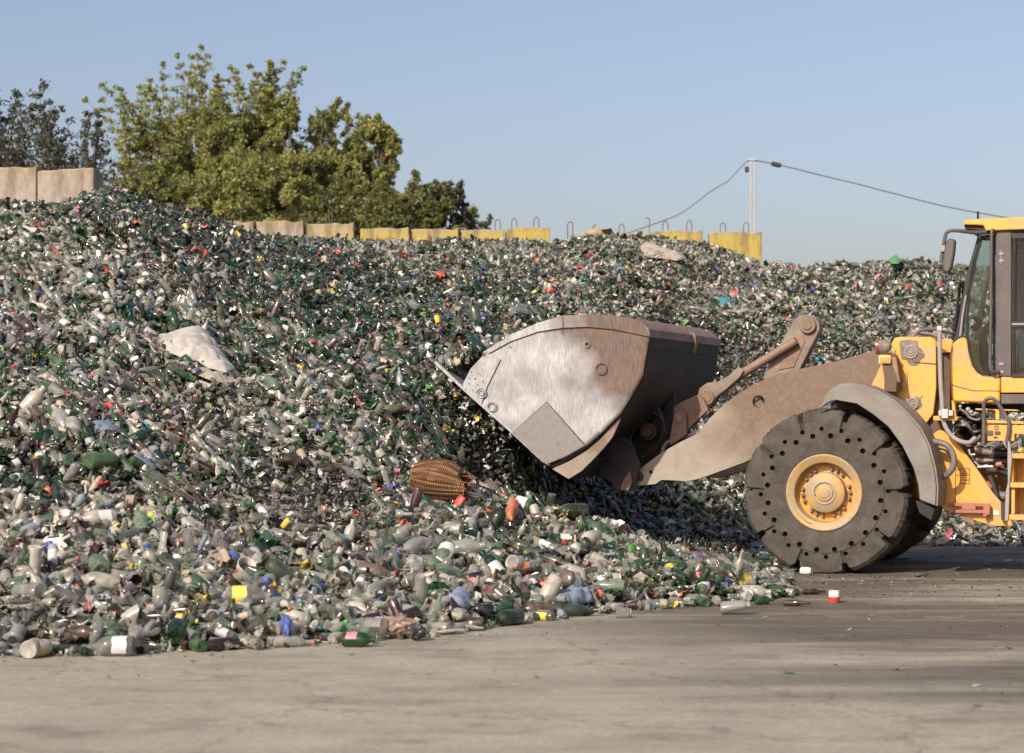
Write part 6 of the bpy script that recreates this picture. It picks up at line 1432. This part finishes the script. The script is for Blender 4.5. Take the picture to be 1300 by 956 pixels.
# ladder frame at the right picture edge
LD = empty('ladder', (0,0,0)); LD.parent = loader
b = MB(); b.prism(TT([(1282,560),(1285.5,580),(1282.5,612),(1281,660),(1276,662),(1277,625),(1280,612),(1279.5,582),(1280,560)], .28), .24, .30); b.build('ladder_rail', M['pipe'], LD, .006)
xa, xb = T(1283,600,.3)[0], T(1283,600,.3)[0]+.62
def zz(py): return T(1290,py,.3)[1]
b = MB(); b.box((xa, .26, zz(582)), (xb, .60, zz(575.5))); b.build('step', M['yellow'], LD, .005)
b = MB(); b.box((xa, .26, zz(619)), (xb, .60, zz(612.5))); b.build('step', M['yellow'], LD, .005)
b = MB(); b.box((xa-.02, .26, zz(660)), (xb, .60, zz(653))); b.build('step', M['yellow'], LD, .005)
b = MB(); b.box((xa, .62, zz(660)), (xb, .66, zz(582))); b.build('back_plate', M['yellow'], LD, .005)
b = MB(); b.box((xa+.005, .30, zz(653)), (xa+.045, .62, zz(619))); b.box((xa+.0, .30, zz(612)), (xa+.03, .62, zz(582))); b.build('side_plate', M['yellow'], LD, .005)
b = MB(); b.box((xa+.30, .28, zz(612)), (xb, .61, zz(588))); b.build('battery_box', M['yellow'], LD, .01)
b = MB()
for i, py in enumerate((575.5, 611.5, 653.2)):
    for k in range(14): x_ = xa+.03+k*.042; b.prism([(x_,zz(py)),(x_+.03,zz(py)),(x_+.015,zz(py)+.018)], .262, .28)
b.build('step_teeth', M['brown_dark'], LD)
b = MB(); b.tube([T3(1285,568,.3),T3(1288,563,.3),T3(1293,562,.3),T3(1294,570,.3)], .012, 8, smooth=4); b.lathe([(.001,-.05),(.035,-.05),(.04,.03),(.001,.04)], T3(1288,568,.4), 'X', 10, cap=False); b.build('cable_gland', M['grease'], LD)
b = MB(); b.prism(TT([(1271,638),(1276,636),(1276,662),(1271,660)], .5), .5, .56); b.build('lower_bracket', M['dark'], RF)
# top of the machine hidden side: far frame plate so the waist is not hollow
b = MB(); b.prism(TT(low, .58), 2.30, 2.36); b.build('hinge_plate', M['yellow'], FR, .008)

# broken glass lying in the bucket mouth and sliding off its corner
n = 2400; q = rng.random((n, 3)); q[:900,1] *= .12; tipx, tipz = T(589,496,BY0); topx, topz = T(700,414,BY0); hx_, hz_ = T(694,590,BY0)
lx = []; 
for a_, b_, c_ in q:
    s_ = a_; y_ = BY0+.06+(BY1-BY0-.12)*b_; x_ = T(556,461,BY0)[0]+(topx-T(556,461,BY0)[0])*s_; 
    if x_ > T(606,450,BY0)[0]: y_ = max(y_, BY0+.20)
    zf = np.interp(x_, [T(551,461,BY0)[0], hx_], [T(551,461,BY0)[1], hz_])
    ztop = np.interp(x_, [T(551,461,BY0)[0], T(575,450,BY0)[0], T(602,438,BY0)[0], T(640,424,BY0)[0], topx], [zf+.02, T(575,452,BY0)[1], T(602,440,BY0)[1], T(640,428,BY0)[1], topz-.1])
    lx.append((x_, y_, max(zf+.03, ztop-.10*c_**2)))
lp = np.array(lx); wp = np.stack([X0+lp[:,0]*ca+lp[:,1]*sa, Y0-lp[:,0]*sa+lp[:,1]*ca, lp[:,2]], 1)
keys = [(c, k) for c in ('dark_green','clear','dusty','emerald','olive') for k in ('shard','broken','shard')]+[('clear','bottle'),('dark_green','bottle'),('red','scrap'),('tan','lump'),('white','scrap')]
ld = instancer('bucket_glass_load', wp, rng.uniform(0,6.28,(n,3)), rng.uniform(.7,1.3,n), np.array([random.choice(IDX[random.choice(keys)]) for _ in range(n)]))
tag(ld, 'broken green and clear glass heaped in the mouth of the raised bucket', 'glass load', kind='stuff')

# fragments dropping off the raised lip
n = 900; fx = rng.beta(1.2, 2.2, n); fpx = 556+fx*95+rng.normal(0, 5, n); edge = 461+(fpx-551)*.893; fpy = edge+6+rng.beta(1.1, 1.8, n)*105*(1-.25*fx)
pts = []
for a_, b_ in zip(fpx, fpy):
    ly_ = rng.uniform(-.05, .7); x_, z_ = T(a_, b_, ly_); pts.append((X0+x_*ca+ly_*sa, Y0-x_*sa+ly_*ca, z_))
ff = instancer('falling_glass', np.array(pts), rng.uniform(0,6.28,(n,3)), np.clip(rng.lognormal(-1.0,.45,n),.15,.9), np.array([random.choice(IDX[random.choice([('dark_green','shard'),('clear','shard'),('olive','shard'),('dusty','shard'),('emerald','shard'),('brown','shard'),('white','scrap')] if random.random() < .992 else [('yellow','scrap')])]) for _ in range(n)]))
tag(ff, 'spray of small glass fragments dropping off the raised bucket lip', 'falling glass', kind='stuff')
